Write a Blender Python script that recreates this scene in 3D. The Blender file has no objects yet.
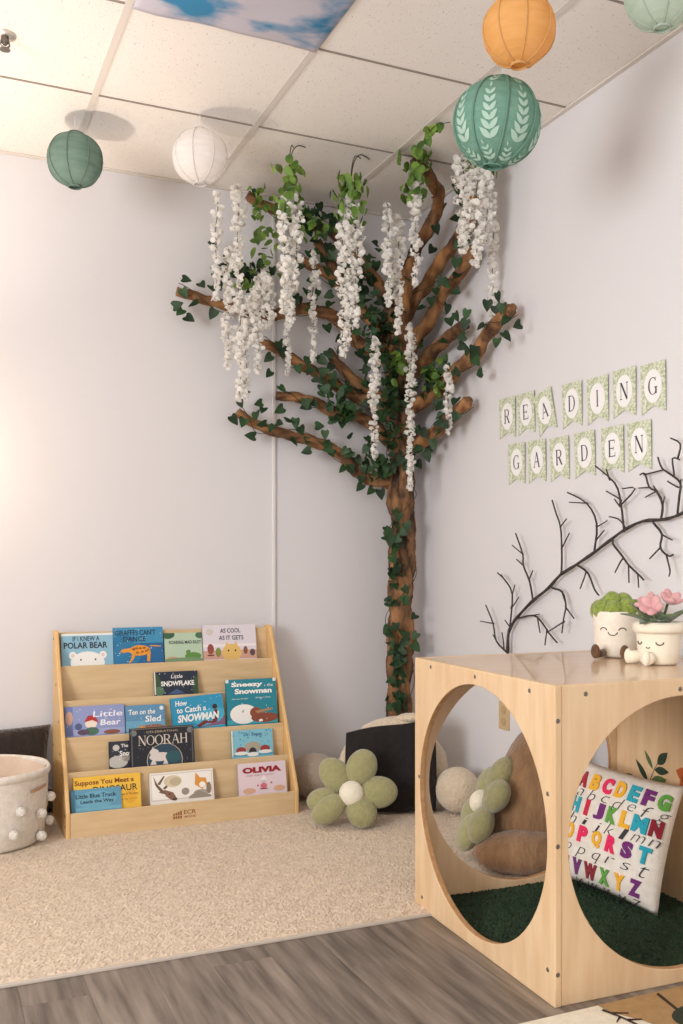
import bpy, math, random
from math import sin, cos, pi, sqrt, atan2, radians
from mathutils import Vector, Matrix
random.seed(7)
SC = bpy.context.scene
COL = SC.collection

# ------------------------------------------------------------------ camera
XW, YW, ZC = 2.216, 4.17, 2.747            # right wall, back wall, ceiling (metres, camera stands at x = y = 0)
cam_d = bpy.data.cameras.new('camera'); cam = bpy.data.objects.new('camera', cam_d); COL.objects.link(cam)
cam.location = (0, 0, 1.047); cam.rotation_euler = (pi/2, 0, -radians(23.82))
cam_d.sensor_width = 36; cam_d.lens = 33.57; cam_d.shift_y = 53/1024; cam_d.clip_start = .05
SC.camera = cam
# ------------------------------------------------------------------ world, lights, exposure
w = bpy.data.worlds.new('world'); SC.world = w; w.use_nodes = True
w.node_tree.nodes['Background'].inputs[0].default_value = (.75, .82, 1, 1)
w.node_tree.nodes['Background'].inputs[1].default_value = 1.0
def area(name, loc, rot, sx, sy, power, color, spread=pi):
    l = bpy.data.lights.new(name, 'AREA'); l.shape = 'RECTANGLE'; l.size = sx; l.size_y = sy
    l.energy = power; l.color = color; l.spread = spread
    o = bpy.data.objects.new(name, l); COL.objects.link(o); o.location = loc; o.rotation_euler = rot
    return o
area('window_daylight_left', (-2.52, .6, 1.5), (0, -pi/2, 0), 1.3, 1.9, 108, (.98, .985, 1))
area('fill_light_behind', (.2, -1.9, 1.6), (pi/2, 0, 0), 2.2, 1.3, 13, (1, .97, .95))  # added soft fill from behind the camera; wall_front has no window
lp = bpy.data.lights.new('floor_lamp_bulb', 'POINT'); lp.energy = 5; lp.color = (1, .70, .44); lp.shadow_soft_size = .07
lo = bpy.data.objects.new('floor_lamp_bulb', lp); COL.objects.link(lo); lo.location = (-.02, 3.84, 1.47)
sl = bpy.data.lights.new('floor_lamp_uplight', 'SPOT'); sl.energy = 44; sl.color = (1, .85, .72); sl.spot_size = radians(116); sl.spot_blend = .9; sl.shadow_soft_size = .06
so = bpy.data.objects.new('floor_lamp_uplight', sl); COL.objects.link(so); so.location = (-.14, 3.40, 1.40); so.rotation_euler = (pi, 0, 0)
SC.view_settings.view_transform = 'Standard'; SC.view_settings.look = 'None'
SC.view_settings.exposure = 0.43; SC.view_settings.gamma = 1

# ------------------------------------------------------------------ helpers
def lin(c): return tuple(((v/255)/12.92 if v/255 <= .04045 else ((v/255+.055)/1.055)**2.4) for v in c)
MATS = {}
def mat(name, rgb, rough=.6, rgb2=None, scale=30, stretch=(1,1,1), bump=0, bscale=None, detail=3, lo=.35, hi=.65, trans=0, sheen=0, spec=.5, rnd=0, coat=0, metal=0, sss=0):
    """procedural principled material: optional two-tone noise, optional bump, optional translucency"""
    if name in MATS: return MATS[name]
    m = bpy.data.materials.new(name); m.use_nodes = True; nt = m.node_tree; N = nt.nodes; L = nt.links
    b = N['Principled BSDF']; b.inputs['Roughness'].default_value = rough
    c1 = lin(rgb)+(1,); b.inputs['Base Color'].default_value = c1
    b.inputs['Specular IOR Level'].default_value = spec; b.inputs['Sheen Weight'].default_value = sheen
    b.inputs['Coat Weight'].default_value = coat; b.inputs['Metallic'].default_value = metal
    tc = N.new('ShaderNodeTexCoord'); mp = N.new('ShaderNodeMapping'); mp.inputs['Scale'].default_value = stretch
    L.new(tc.outputs['Object'], mp.inputs['Vector'])
    if rnd:
        oi = N.new('ShaderNodeObjectInfo'); ad = N.new('ShaderNodeVectorMath'); ad.operation = 'MULTIPLY_ADD'
        ad.inputs[1].default_value = (13, 17, 11); L.new(oi.outputs['Random'], ad.inputs[0]); L.new(mp.outputs[0], ad.inputs[2]); vec = ad.outputs[0]
    else: vec = mp.outputs[0]
    out = None
    if rgb2:
        n = N.new('ShaderNodeTexNoise'); n.inputs['Scale'].default_value = scale; n.inputs['Detail'].default_value = detail
        L.new(vec, n.inputs['Vector']); r = N.new('ShaderNodeValToRGB')
        r.color_ramp.elements[0].position = lo; r.color_ramp.elements[1].position = hi
        r.color_ramp.elements[0].color = c1; r.color_ramp.elements[1].color = lin(rgb2)+(1,)
        L.new(n.outputs['Fac'], r.inputs['Fac']); out = r.outputs['Color']
    if rnd:
        hs = N.new('ShaderNodeHueSaturation'); mr = N.new('ShaderNodeMapRange')
        mr.inputs['To Min'].default_value = 1-rnd; mr.inputs['To Max'].default_value = 1+rnd
        L.new(oi.outputs['Random'], mr.inputs['Value']); L.new(mr.outputs[0], hs.inputs['Value'])
        if out: L.new(out, hs.inputs['Color'])
        else: hs.inputs['Color'].default_value = c1
        out = hs.outputs['Color']
    if out: L.new(out, b.inputs['Base Color'])
    if bump:
        n2 = N.new('ShaderNodeTexNoise'); n2.inputs['Scale'].default_value = bscale or scale; n2.inputs['Detail'].default_value = 4
        L.new(vec, n2.inputs['Vector']); bp = N.new('ShaderNodeBump'); bp.inputs['Strength'].default_value = bump; bp.inputs['Distance'].default_value = .01
        L.new(n2.outputs['Fac'], bp.inputs['Height']); L.new(bp.outputs['Normal'], b.inputs['Normal'])
    if trans:
        t = N.new('ShaderNodeBsdfTranslucent'); t.inputs['Color'].default_value = c1
        if out: L.new(out, t.inputs['Color'])
        mx = N.new('ShaderNodeMixShader'); mx.inputs[0].default_value = trans
        L.new(b.outputs[0], mx.inputs[1]); L.new(t.outputs[0], mx.inputs[2]); L.new(mx.outputs[0], N['Material Output'].inputs['Surface'])
    MATS[name] = m; return m
def flat(rgb, rough=.55): return mat('print_%d_%d_%d' % rgb, rgb, rough)

class MB:
    """collects geometry, then links it as ONE mesh object"""
    def __init__(s): s.v = []; s.f = []; s.m = []
    def add(s, vs, fs, mi=0, M=None):
        o = len(s.v)
        s.v += [tuple(M @ Vector(p)) for p in vs] if M is not None else [tuple(p) for p in vs]
        s.f += [tuple(i+o for i in f) for f in fs]; s.m += [mi]*len(fs); return s
    def box(s, a, b, mi=0, M=None):
        (x0,y0,z0),(x1,y1,z1) = a, b
        return s.add([(x0,y0,z0),(x1,y0,z0),(x1,y1,z0),(x0,y1,z0),(x0,y0,z1),(x1,y0,z1),(x1,y1,z1),(x0,y1,z1)],
            [(3,2,1,0),(4,5,6,7),(0,1,5,4),(1,2,6,5),(2,3,7,6),(3,0,4,7)], mi, M)
    def tube(s, pts, rad, n=8, mi=0, fr=None, cap=True):
        """sweep a ring along pts; rad: number or list; fr(i, theta) -> radius factor"""
        pts = [Vector(p) for p in pts]; k = len(pts); o = len(s.v)
        rs = rad if isinstance(rad, (list, tuple)) else [rad]*k
        t0 = (pts[1]-pts[0]).normalized(); up = Vector((0,0,1)) if abs(t0.z) < .9 else Vector((1,0,0))
        a = t0.cross(up).normalized()
        for i, p in enumerate(pts):
            t = (pts[min(i+1,k-1)]-pts[max(i-1,0)]).normalized(); a = (a - t*a.dot(t)).normalized(); b = t.cross(a)
            for j in range(n):
                th = 2*pi*j/n; r = rs[i]*(fr(i, th) if fr else 1)
                s.v.append(tuple(p + a*(r*cos(th)) + b*(r*sin(th))))
        fs = [(o+i*n+j, o+i*n+(j+1)%n, o+(i+1)*n+(j+1)%n, o+(i+1)*n+j) for i in range(k-1) for j in range(n)]
        if cap: fs += [tuple(o+j for j in range(n-1,-1,-1)), tuple(o+(k-1)*n+j for j in range(n))]
        s.f += fs; s.m += [mi]*len(fs); return s
    def lathe(s, prof, n=32, mi=0, M=None, cap0=False, cap1=False, fr=None):
        vs = []; k = len(prof)
        for i, (r, z) in enumerate(prof):
            for j in range(n):
                th = 2*pi*j/n; q = r*(fr(i, th) if fr else 1); vs.append((q*cos(th), q*sin(th), z))
        fs = [(i*n+j, i*n+(j+1)%n, (i+1)*n+(j+1)%n, (i+1)*n+j) for i in range(k-1) for j in range(n)]
        if cap0: fs.append(tuple(range(n-1,-1,-1)))
        if cap1: fs.append(tuple((k-1)*n+j for j in range(n)))
        return s.add(vs, fs, mi, M)
    def ell(s, c, r, nu=16, nv=10, mi=0, M=None, rough=0):
        vs = [(0,0,-1)]; 
        for i in range(1, nv):
            ph = -pi/2+pi*i/nv
            for j in range(nu): vs.append((cos(ph)*cos(2*pi*j/nu), cos(ph)*sin(2*pi*j/nu), sin(ph)))
        vs.append((0,0,1)); q = []
        for p in vs:
            k = 1+random.uniform(-rough, rough); q.append((c[0]+p[0]*r[0]*k, c[1]+p[1]*r[1]*k, c[2]+p[2]*r[2]*k))
        fs = [(0, 1+(j+1)%nu, 1+j) for j in range(nu)]
        for i in range(nv-2): fs += [(1+i*nu+j, 1+i*nu+(j+1)%nu, 1+(i+1)*nu+(j+1)%nu, 1+(i+1)*nu+j) for j in range(nu)]
        b = 1+(nv-2)*nu; fs += [(b+j, b+(j+1)%nu, len(vs)-1) for j in range(nu)]
        return s.add(q, fs, mi, M)
    def pad(s, w, h, T, n=18, e=2.4, mi=0, M=None, pinch=.06, bulge=None):
        """stuffed cushion in the local xz plane, thickness along y"""
        def P(u, v, side):
            z = pad_y(u, v, T, e)
            return (u*w/2*(1-pinch*(1-v*v)*abs(u)), side*z, v*h/2*(1-pinch*(1-u*u)*abs(v)))
        for side in (-1, 1):
            vs = [P(-1+2*i/n, -1+2*j/n, side) for j in range(n+1) for i in range(n+1)]
            fs = []
            for j in range(n):
                for i in range(n):
                    q = (j*(n+1)+i, j*(n+1)+i+1, (j+1)*(n+1)+i+1, (j+1)*(n+1)+i); fs.append(q if side < 0 else q[::-1])
            s.add(vs, fs, mi, M)
        return s
    def build(s, name, mats, parent=None, smooth=False, bevel=0, weld=False):
        me = bpy.data.meshes.new(name); me.from_pydata(s.v, [], s.f)
        for m in (mats if isinstance(mats, (list, tuple)) else [mats]): me.materials.append(m)
        me.polygons.foreach_set('material_index', s.m)
        if smooth: me.polygons.foreach_set('use_smooth', [True]*len(me.polygons))
        me.update()
        o = bpy.data.objects.new(name, me); COL.objects.link(o)
        if parent: o.parent = parent
        if weld: wd = o.modifiers.new('weld', 'WELD'); wd.merge_threshold = 1e-4
        if bevel: bv = o.modifiers.new('bevel', 'BEVEL'); bv.width = bevel; bv.segments = 2; bv.limit_method = 'ANGLE'
        return o
def pad_y(u, v, T, e=2.4): return T*max(0, (1-abs(u)**e)*(1-abs(v)**e))**.5
def thing(name, label, cat, loc=(0,0,0), rot=(0,0,0), group=None):
    o = bpy.data.objects.new(name, None); COL.objects.link(o); o.empty_display_size = .05
    o.location = loc; o.rotation_euler = rot; return tag(o, label, cat, group)
def tag(o, label, cat, group=None):
    o['label'] = label; o['category'] = cat
    if group: o['group'] = group
    return o
def struct(o): o['kind'] = 'structure'; return o
def stuff(o): o['kind'] = 'stuff'; return o
def share(name, me, parent, M):
    o = bpy.data.objects.new(name, me); COL.objects.link(o); o.parent = parent; o.matrix_local = M; return o
def spline(pts, sub=4):
    P = [Vector(p) for p in pts]; out = []
    for i in range(len(P)-1):
        a, b, c, d = P[max(i-1,0)], P[i], P[i+1], P[min(i+2,len(P)-1)]
        for k in range(sub):
            t = k/sub; out.append(.5*((2*b)+(c-a)*t+(2*a-5*b+4*c-d)*t*t+(3*b-a-3*c+d)*t**3))
    return out+[P[-1]]
def frame(right, up):
    """rotation whose local x = right, z = up, y = into the object (front is -y)"""
    u = Vector(up).normalized(); r = Vector(right); r = (r-u*r.dot(u)).normalized(); y = u.cross(r)
    return Matrix((r, y, u)).transposed()
TXT = {}
def text_geo(s, bold=0, shear=0):
    """outline of a string as (verts, faces) filling the unit box"""
    k = (s, bold, shear)
    if k not in TXT:
        c = bpy.data.curves.new('lettering', 'FONT'); c.body = s; c.offset = bold; c.shear = shear; c.resolution_u = 3
        o = bpy.data.objects.new('lettering', c); me = o.to_mesh()
        V = [v.co.copy() for v in me.vertices]; Fc = [tuple(p.vertices) for p in me.polygons]; o.to_mesh_clear()
        bpy.data.objects.remove(o); bpy.data.curves.remove(c)
        x0 = min(p.x for p in V); x1 = max(p.x for p in V); y0 = min(p.y for p in V); y1 = max(p.y for p in V)
        TXT[k] = ([((p.x-x0)/(x1-x0), (p.y-y0)/(y1-y0)) for p in V], Fc)
    return TXT[k]
# a small drawn serif alphabet: thick and thin strokes with bracket serifs, in a unit box
def serif_geo(ch):
    V = []; Fc = []
    def q(*p): o = len(V); V.extend(p); Fc.append(tuple(range(o, o+len(p))))
    def st(x0, y0, x1, y1, t):
        dx, dy = x1-x0, y1-y0; l = sqrt(dx*dx+dy*dy); nx, ny = -dy/l*t/2, dx/l*t/2
        q((x0+nx,y0+ny),(x0-nx,y0-ny),(x1-nx,y1-ny),(x1+nx,y1+ny))
    def arc(cx, cy, rx, ry, a0, a1, thick, thin):
        n = 18; pr = None
        for i in range(n+1):
            a = radians(a0+(a1-a0)*i/n); t = thin+(thick-thin)*abs(cos(a))**1.5
            p = ((cx+(rx-t/2)*cos(a), cy+(ry-t/2*.7)*sin(a)), (cx+(rx+t/2)*cos(a), cy+(ry+t/2*.7)*sin(a)))
            if pr: q(pr[0], p[0], p[1], pr[1])
            pr = p
    K, T, B = .16, .055, .05
    def stem(x, t=K): st(x, 0, x, 1, t); st(x-.14, B/2, x+.14, B/2, B); st(x-.14, 1-B/2, x+.14, 1-B/2, B)
    if ch == 'I': stem(.5)
    elif ch in 'RE DH'.replace(' ', ''):
        stem(.17)
        if ch == 'R': st(.17,.975,.5,.975,T); st(.17,.5,.5,.5,T); arc(.5,.737,.27,.237,-90,90,K,T); st(.48,.5,.83,.03,K); st(.75,.025,.97,.025,B)
        if ch == 'E': st(.17,.975,.8,.975,T); st(.17,.5,.65,.5,T); st(.17,.025,.85,.025,T); st(.8,1,.8,.8,T); st(.85,0,.85,.22,T); st(.65,.4,.65,.6,T)
        if ch == 'D': st(.17,.975,.45,.975,T); st(.17,.025,.45,.025,T); arc(.45,.5,.42,.475,-90,90,K,T)
        if ch == 'H': stem(.83); st(.17,.5,.83,.5,T)
    elif ch == 'A': st(.1,0,.5,1,T); st(.5,1,.87,0,K); st(.25,.36,.74,.36,T); st(-.02,B/2,.24,B/2,B); st(.72,B/2,1.02,B/2,B)
    elif ch == 'N': st(.13,0,.13,1,T); st(.15,1,.86,0,K); st(.87,0,.87,1,T); st(0,B/2,.26,B/2,B); st(.74,1-B/2,1,1-B/2,B); st(0,1-B/2,.2,1-B/2,B)
    elif ch == 'G': arc(.5,.5,.44,.48,50,330,K,T); st(.84,.06,.84,.42,K); st(.66,.42,1,.42,B); st(.8,.75,.8,.98,T)
    elif ch == 'O': arc(.5,.5,.44,.48,0,360,K,T)
    return V, Fc
def put(mb, geo, org, R, U, w, h, mi=0, shear=0):
    """lay flat lettering in the box (w, h) centred on org, spanned by unit vectors R, U"""
    R, U, org = Vector(R), Vector(U), Vector(org); V, Fc = geo
    mb.add([org + R*((x-.5+shear*(y-.5))*w) + U*((y-.5)*h) for x, y in V], Fc, mi)

# ------------------------------------------------------------------ materials
WALL = mat('wall_paint', (222,219,220), .7, bump=.05, bscale=120)
TRIMW = mat('white_plastic', (226,222,220), .4)
BASE = mat('baseboard_vinyl', (112,104,100), .5)
TBAR = mat('ceiling_grid_metal', (222,214,206), .6)
BIRCH = mat('birch_ply', (215,180,138), .42, (225,195,156), 5, (6,6,.7), bump=.03, bscale=40, coat=.15)
BIRCH_TOP = mat('birch_ply_top', (214,182,146), .28, (220,190,156), 4, (.7,5,5), coat=.35)
PLYEDGE = mat('ply_edge', (190,148,104), .5, (172,128,84), 60, (1,1,1))
MAPLE = mat('shelf_maple', (210,180,136), .45, (219,192,150), 6, (1,8,8))
MAPLE_SIDE = mat('shelf_side_maple', (222,178,116), .4, (228,190,132), 6, (8,8,1))
STEEL = mat('screw_steel', (120,112,104), .35, metal=.8)
PAGE = mat('book_pages', (240,234,222), .8)
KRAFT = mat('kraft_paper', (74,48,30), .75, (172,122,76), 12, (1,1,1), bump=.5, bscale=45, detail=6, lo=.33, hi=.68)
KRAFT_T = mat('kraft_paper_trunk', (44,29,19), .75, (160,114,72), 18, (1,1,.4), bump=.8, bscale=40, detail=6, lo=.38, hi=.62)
IVY = mat('ivy_leaf', (26,52,28), .58, (48,82,40), 14, rnd=.35, trans=.15)
FRESH = mat('wisteria_leaf', (78,116,46), .5, (134,164,70), 14, rnd=.4, trans=.3)
STEM = mat('vine_stem', (62,54,34), .7)
PETAL = mat('wisteria_petal', (250,247,242), .7, (255,253,248), 20, trans=.42)
BLACKTWIG = mat('black_twig', (44,36,34), .7, (70,60,56), 60, bump=.3)

# ------------------------------------------------------------------ room shell
X0, Y0 = -2.6, -2.0
def slab(name, a, b, m): return struct(MB().box(a, b).build(name, m))
slab('wall_back', (X0, YW, -.05), (XW+.1, YW+.1, ZC+.1), WALL)
slab('wall_right', (XW, Y0, -.05), (XW+.1, YW, ZC+.1), WALL)
slab('wall_front', (X0, Y0-.1, -.05), (XW+.1, Y0, ZC+.1), WALL)
wl = MB()
for a, b in (((X0-.1,Y0,-.05),(X0,-.4,ZC+.1)), ((X0-.1,1.6,-.05),(X0,YW,ZC+.1)), ((X0-.1,-.4,-.05),(X0,1.6,.82)), ((X0-.1,-.4,2.18),(X0,1.6,ZC+.1))): wl.box(a, b)
struct(wl.build('wall_left', WALL))
wf = MB()
for a, b in (((X0-.06,-.4,.82),(X0-.02,-.35,2.18)), ((X0-.06,1.55,.82),(X0-.02,1.6,2.18)), ((X0-.06,-.35,.82),(X0-.02,1.55,.87)), ((X0-.06,-.35,2.13),(X0-.02,1.55,2.18)), ((X0-.06,.58,.87),(X0-.02,.62,2.13))): wf.box(a, b)
win = struct(wf.build('window_1', TRIMW))
GL = mat('window_glass', (235,240,245), .05); GL.node_tree.nodes['Principled BSDF'].inputs['Transmission Weight'].default_value = 1
MB().box((X0-.042,-.35,.87),(X0-.038,1.55,2.13)).build('pane', GL, win)
# baseboards: dark vinyl cove
slab('baseboard_back', (X0, YW-.008, -.006), (XW-.008, YW, .105), BASE)
slab('baseboard_right', (XW-.008, Y0, -.006), (XW, YW, .105), BASE)
# white surface raceway running down the back wall
struct(MB().box((1.489, YW-.012, .105), (1.504, YW, ZC-.02)).build('trim_1', TRIMW, bevel=.003))

# ceiling: suspended grid of mineral-fibre tiles
ceil = slab('ceiling', (X0, Y0, ZC+.05), (XW, YW, ZC+.1), TBAR)
def tile_material():
    m = mat('ceiling_tile', (233,226,220), .9, bump=.12, bscale=160)
    nt = m.node_tree; N = nt.nodes; L = nt.links
    tc = N.new('ShaderNodeTexCoord'); v = N.new('ShaderNodeTexVoronoi'); v.inputs['Scale'].default_value = 95; v.inputs['Randomness'].default_value = 1
    n = N.new('ShaderNodeTexNoise'); n.inputs['Scale'].default_value = 40
    L.new(tc.outputs['Object'], v.inputs['Vector']); L.new(tc.outputs['Object'], n.inputs['Vector'])
    a = N.new('ShaderNodeMath'); a.operation = 'MULTIPLY_ADD'; a.inputs[1].default_value = .35; L.new(n.outputs['Fac'], a.inputs[0]); L.new(v.outputs['Distance'], a.inputs[2])
    r = N.new('ShaderNodeValToRGB'); r.color_ramp.elements[0].position = .255; r.color_ramp.elements[1].position = .33
    r.color_ramp.elements[0].color = lin((180,164,152))+(1,); r.color_ramp.elements[1].color = lin((243,237,230))+(1,)
    L.new(a.outputs[0], r.inputs['Fac']); L.new(r.outputs['Color'], N['Principled BSDF'].inputs['Base Color'])
    return m
TILE = tile_material()
gx = [1.19+.61*k for k in range(-6, 2)]; gy = [2.912+.61*k for k in range(-8, 2)]
gx = [X0]+[g for g in gx if g > X0+.05]+[XW]; gy = [Y0]+[g for g in gy if g > Y0+.05]+[YW]
tiles = {}
for i in range(len(gx)-1):
    for j in range(len(gy)-1):
        wx, wy = gx[i+1]-gx[i]-.006, gy[j+1]-gy[j]-.006; k = (round(wx,3), round(wy,3))
        M = Matrix.Translation(((gx[i]+gx[i+1])/2, (gy[j]+gy[j+1])/2, 0))
        if k not in tiles:
            o = MB().box((-wx/2,-wy/2,ZC+.004),(wx/2,wy/2,ZC+.02)).build('ceiling_tile', TILE, ceil); o.matrix_local = M; tiles[k] = o.data
        else: share('ceiling_tile', tiles[k], ceil, M)
GAP_SHADE = mat('grid_gap_shade', (150,138,128), .6)  # shade of the gaps between tile rows, put in as a darker colour
for x in gx[1:-1]: MB().box((x-.012, Y0, ZC), (x+.012, YW, ZC+.003)).build('ceiling_grid_bar', TBAR, ceil)
for y in gy[1:-1]: MB().box((X0, y-.004, ZC+.0005), (XW, y+.004, ZC+.0035)).build('ceiling_grid_bar', GAP_SHADE, ceil)  # narrow dark strips painted to stand for the shadow gaps
MB().box((XW-.02, Y0, ZC-.003), (XW, YW, ZC+.003)).build('wall_angle', TBAR, ceil)
MB().box((X0, YW-.02, ZC-.003), (XW-.02, YW, ZC+.003)).build('wall_angle', TBAR, ceil)

# floor: grey-brown vinyl planks running away from the camera
VIN = mat('vinyl_plank', (90,79,70), .4, (150,136,123), 3, (14,1.1,1), bump=.04, bscale=9, detail=5, lo=.3, hi=.72, rnd=.10)
floor = slab('floor', (X0, Y0, -.05), (XW, YW, -.006), BASE)
pm = {}
for i in range(30):
    x = X0+.16*i+.1
    if x+.16 > XW: break
    off = random.uniform(0, 1.22)
    for j in range(-3, 4):
        y0 = max(Y0, j*1.22+off); y1 = min(2.56, (j+1)*1.22+off)
        if y1-y0 < .03: continue
        cx = x+.08
        MB().box((-.0797,-(y1-y0)/2+.0003,-.006),(.0797,(y1-y0)/2-.0003,0)).build('plank', VIN, floor, bevel=.0004).location = (cx, (y0+y1)/2, 0)
# fitted carpet behind the planks
CARP = mat('carpet_yarn', (196,175,151), .95, (215,195,171), 50, sheen=.3)
BIND = mat('carpet_binding', (196,184,170), .7)
carpet = struct(MB().box((X0, 2.507, .001), (XW-.009, YW-.009, .006)).build('carpet', CARP))
import numpy as np
rng = np.random.default_rng(3)
def pile(name, m, parent, xa, xb, ya, yb, step, z0, h, jit=.45):
    nx, ny = int((xb-xa)/step), int((yb-ya)/step)
    X, Y = np.meshgrid(np.linspace(xa, xb, nx), np.linspace(ya, yb, ny))
    Z = z0+h*rng.random(X.shape)**1.3; 
    X = X+rng.uniform(-jit, jit, X.shape)*step; Y = Y+rng.uniform(-jit, jit, X.shape)*step
    X = np.clip(X, xa, xb); Y = np.clip(Y, ya, yb)
    for s in ((0,slice(None)),(-1,slice(None)),(slice(None),0),(slice(None),-1)): Z[s] = z0-.004
    V = np.stack([X.ravel(), Y.ravel(), Z.ravel()], 1); i = np.arange(nx*ny).reshape(ny, nx)
    Fq = np.stack([i[:-1,:-1].ravel(), i[:-1,1:].ravel(), i[1:,1:].ravel(), i[1:,:-1].ravel()], 1)
    me = bpy.data.meshes.new(name); me.from_pydata(V.tolist(), [], Fq.tolist()); me.materials.append(m)
    o = bpy.data.objects.new(name, me); COL.objects.link(o); o.parent = parent; return stuff(o)
pile('carpet_pile', CARP, carpet, -.5, XW-.012, 2.512, YW-.012, .0058, .007, .0042)
MB().box((X0, 2.496, 0), (XW-.009, 2.507, .009)).build('edge_strip', BIND, carpet, bevel=.002)

# ------------------------------------------------------------------ things fixed to ceiling and walls
sp = thing('fire_sprinkler', 'small metal fire sprinkler in the ceiling at the left', 'sprinkler', (.25, 3.244, ZC))
MB().lathe([(.0,-.002),(.034,-.002),(.036,.003)], 24).build('escutcheon', mat('sprinkler_plate', (214,206,196), .3, metal=.4), sp, True)
m_ = MB(); m_.lathe([(.012,0),(.012,-.02),(.006,-.03)], 12, cap1=True); m_.lathe([(.0,-.042),(.016,-.042),(.017,-.045),(0,-.046)], 16)
m_.tube([(-.011,0,-.015),(-.014,0,-.03),(0,0,-.042)], .003, 6); m_.tube([(.011,0,-.015),(.014,0,-.03),(0,0,-.042)], .003, 6)
m_.build('sprinkler_head', STEEL, sp)

# fabric light cover printed with a blue sky
SKY = mat('sky_print_fabric', (64,148,196), .8, (218,214,226), 3.4, (1,1.6,1), detail=6, lo=.40, hi=.52, trans=.2)
cv = tag(MB().build('sky_light_cover', SKY), 'blue sky and white cloud fabric cover sagging below a ceiling light', 'light cover')
bpy.data.objects.remove(cv)
mb = MB(); n = 28; vs = []
for j in range(n+1):
    for i in range(n+1):
        u, v = i/n, j/n
        vs.append((.592+.605*u, 2.31+.61*v+.004*sin(9*u), ZC-.004-.016*(1-(2*u-1)**4)*(1-(2*v-1)**4)-.0025*sin(14*u+3*v)*sin(11*v)))
mb.add(vs, [(j*(n+1)+i, (j+1)*(n+1)+i, (j+1)*(n+1)+i+1, j*(n+1)+i+1) for j in range(n) for i in range(n)])
cv = mb.build('sky_light_cover', SKY, smooth=True); sd = cv.modifiers.new('solid', 'SOLIDIFY'); sd.thickness = .0015
tag(cv, 'blue sky and white cloud fabric cover sagging below a ceiling light', 'light cover')

ot = thing('wall_outlet', 'beige electrical outlet plate on the right wall, seen through the round hole', 'outlet', (XW, 3.345, .423))
MB().box((-.006,-.037,-.058),(0,.037,.058)).build('cover_plate', mat('outlet_beige', (205,178,136), .45), ot, bevel=.002)
for z in (-.024, .024):
    r = MB().lathe([(.0,.0),(.016,0),(.017,-.002)], 16, M=Matrix.Translation((-.0085,0,z))@Matrix.Rotation(-pi/2,4,'Y')).build('receptacle', mat('outlet_face', (190,162,120), .4), ot)

# paper lanterns
def lantern(label, loc, R, rgb, tint, leafprint=False, tilt=(0,0,0), drop=None, spin=0):
    t = thing('paper_lantern', label, 'lantern', loc, tilt, 'paper lanterns hung from the ceiling')
    P = mat('lantern_paper_%d' % rgb[0], rgb, .8, tint, 9, (1,1,5), trans=.45)
    SEAM = mat('lantern_seam_%d' % rgb[0], tuple(int(c*(.86 if rgb[0] < 200 else .93)) for c in rgb), .8, trans=.35)
    prof = []; ph0 = 1.36; k = 110
    for i in range(k+1):
        ph = -ph0+2*ph0*i/k; r = 1-.012*abs(sin(ph*13.5)) ; prof.append((R*cos(ph)*r, R*sin(ph)*r*.97))
    MB().lathe(prof, 48, fr=lambda i, th: 1+.006*sin(8*th+1)+.004*sin(3*th+i*.5)).build('shade', P, t, True)
    for q in range(8):
        th = 2*pi*q/8+.25+spin; pts = []
        for i in range(25):
            ph = -ph0+2*ph0*i/24; pts.append((R*1.004*cos(ph)*cos(th), R*1.004*cos(ph)*sin(th), R*.972*sin(ph)))
        MB().tube(pts, .0022 if not leafprint else .0038, 5).build('seam', SEAM, t, True)
    zb = R*sin(ph0)*.97; rb = R*cos(ph0)
    for s in (-1, 1): MB().lathe([(rb*1.04, s*zb-.006),(rb*1.12, s*zb-.006),(rb*1.12, s*zb+.006),(rb*1.04, s*zb+.006),(rb*1.04, s*zb-.006)], 24).build('collar', SEAM, t, True)
    top = ZC-loc[2]
    MB().tube([(0,0,zb),(0,0,top-.002)], .0012, 5).build('hanging_string', TRIMW, t)
    if leafprint:
        LP = mat('leaf_print_mint', (198,226,210), .8, trans=.3); mb = MB()
        def on(a, ph, k=1.012): return (R*k*cos(ph)*cos(a), R*k*cos(ph)*sin(a), R*k*.985*sin(ph))
        def leaf(a, ph, da, dp, wd):
            L_ = sqrt(da*da+dp*dp); nx, ny = -dp/L_*wd, da/L_*wd; c = 1/max(.3, cos(ph)); pts = []
            for s_ in (0,.25,.5,.75,1):
                h = sin(pi*s_**.8)*.9
                pts.append((a+(da*s_+nx*h)*c, ph+dp*s_+ny*h))
            for s_ in (.75,.5,.25):
                h = sin(pi*s_**.8)*.9
                pts.append((a+(da*s_-nx*h)*c, ph+dp*s_-ny*h))
            mb.add([on(x, y) for x, y in pts], [tuple(range(len(pts)))])
        def sprig(a0, p0, a1, p1, n, l):
            for i in range(n):
                s_ = i/n; a = a0+(a1-a0)*s_; p = p0+(p1-p0)*s_; d = atan2(p1-p0, (a1-a0)*cos((p0+p1)/2)); k = l*(1-.45*s_)
                for sg in (1,-1): leaf(a, p, k*cos(d+sg*.62), k*sin(d+sg*.62), k*.22)
            leaf(a1, p1, l*.6*cos(d), l*.6*sin(d), l*.09)
        for q in range(8):
            c = 2*pi*(q+.5)/8+.25+spin
            sprig(c+.05, -.68, c-.05, .46, 6, .33)
            sprig(c+.12, -1.2, c-.16, -.8, 3, .2); sprig(c-.1, .7, c+.1, 1.1, 3, .2)
        mb.build('leaf_print', LP, t)
    return t
lantern('dark teal paper lantern hanging at the far left below the ceiling', (.538,3.7197,2.5822), .104, (140,166,153), (124,153,140), spin=.1)
lantern('plain white paper lantern hanging beside the white flower strands', (.966,3.5087,2.5851), .104, (253,249,246), (251,246,242))
lantern('orange paper lantern hanging highest, above the leaf patterned lantern', (1.4922,2.1833,2.5035), .0985, (251,202,130), (246,192,116), spin=.15)
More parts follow.
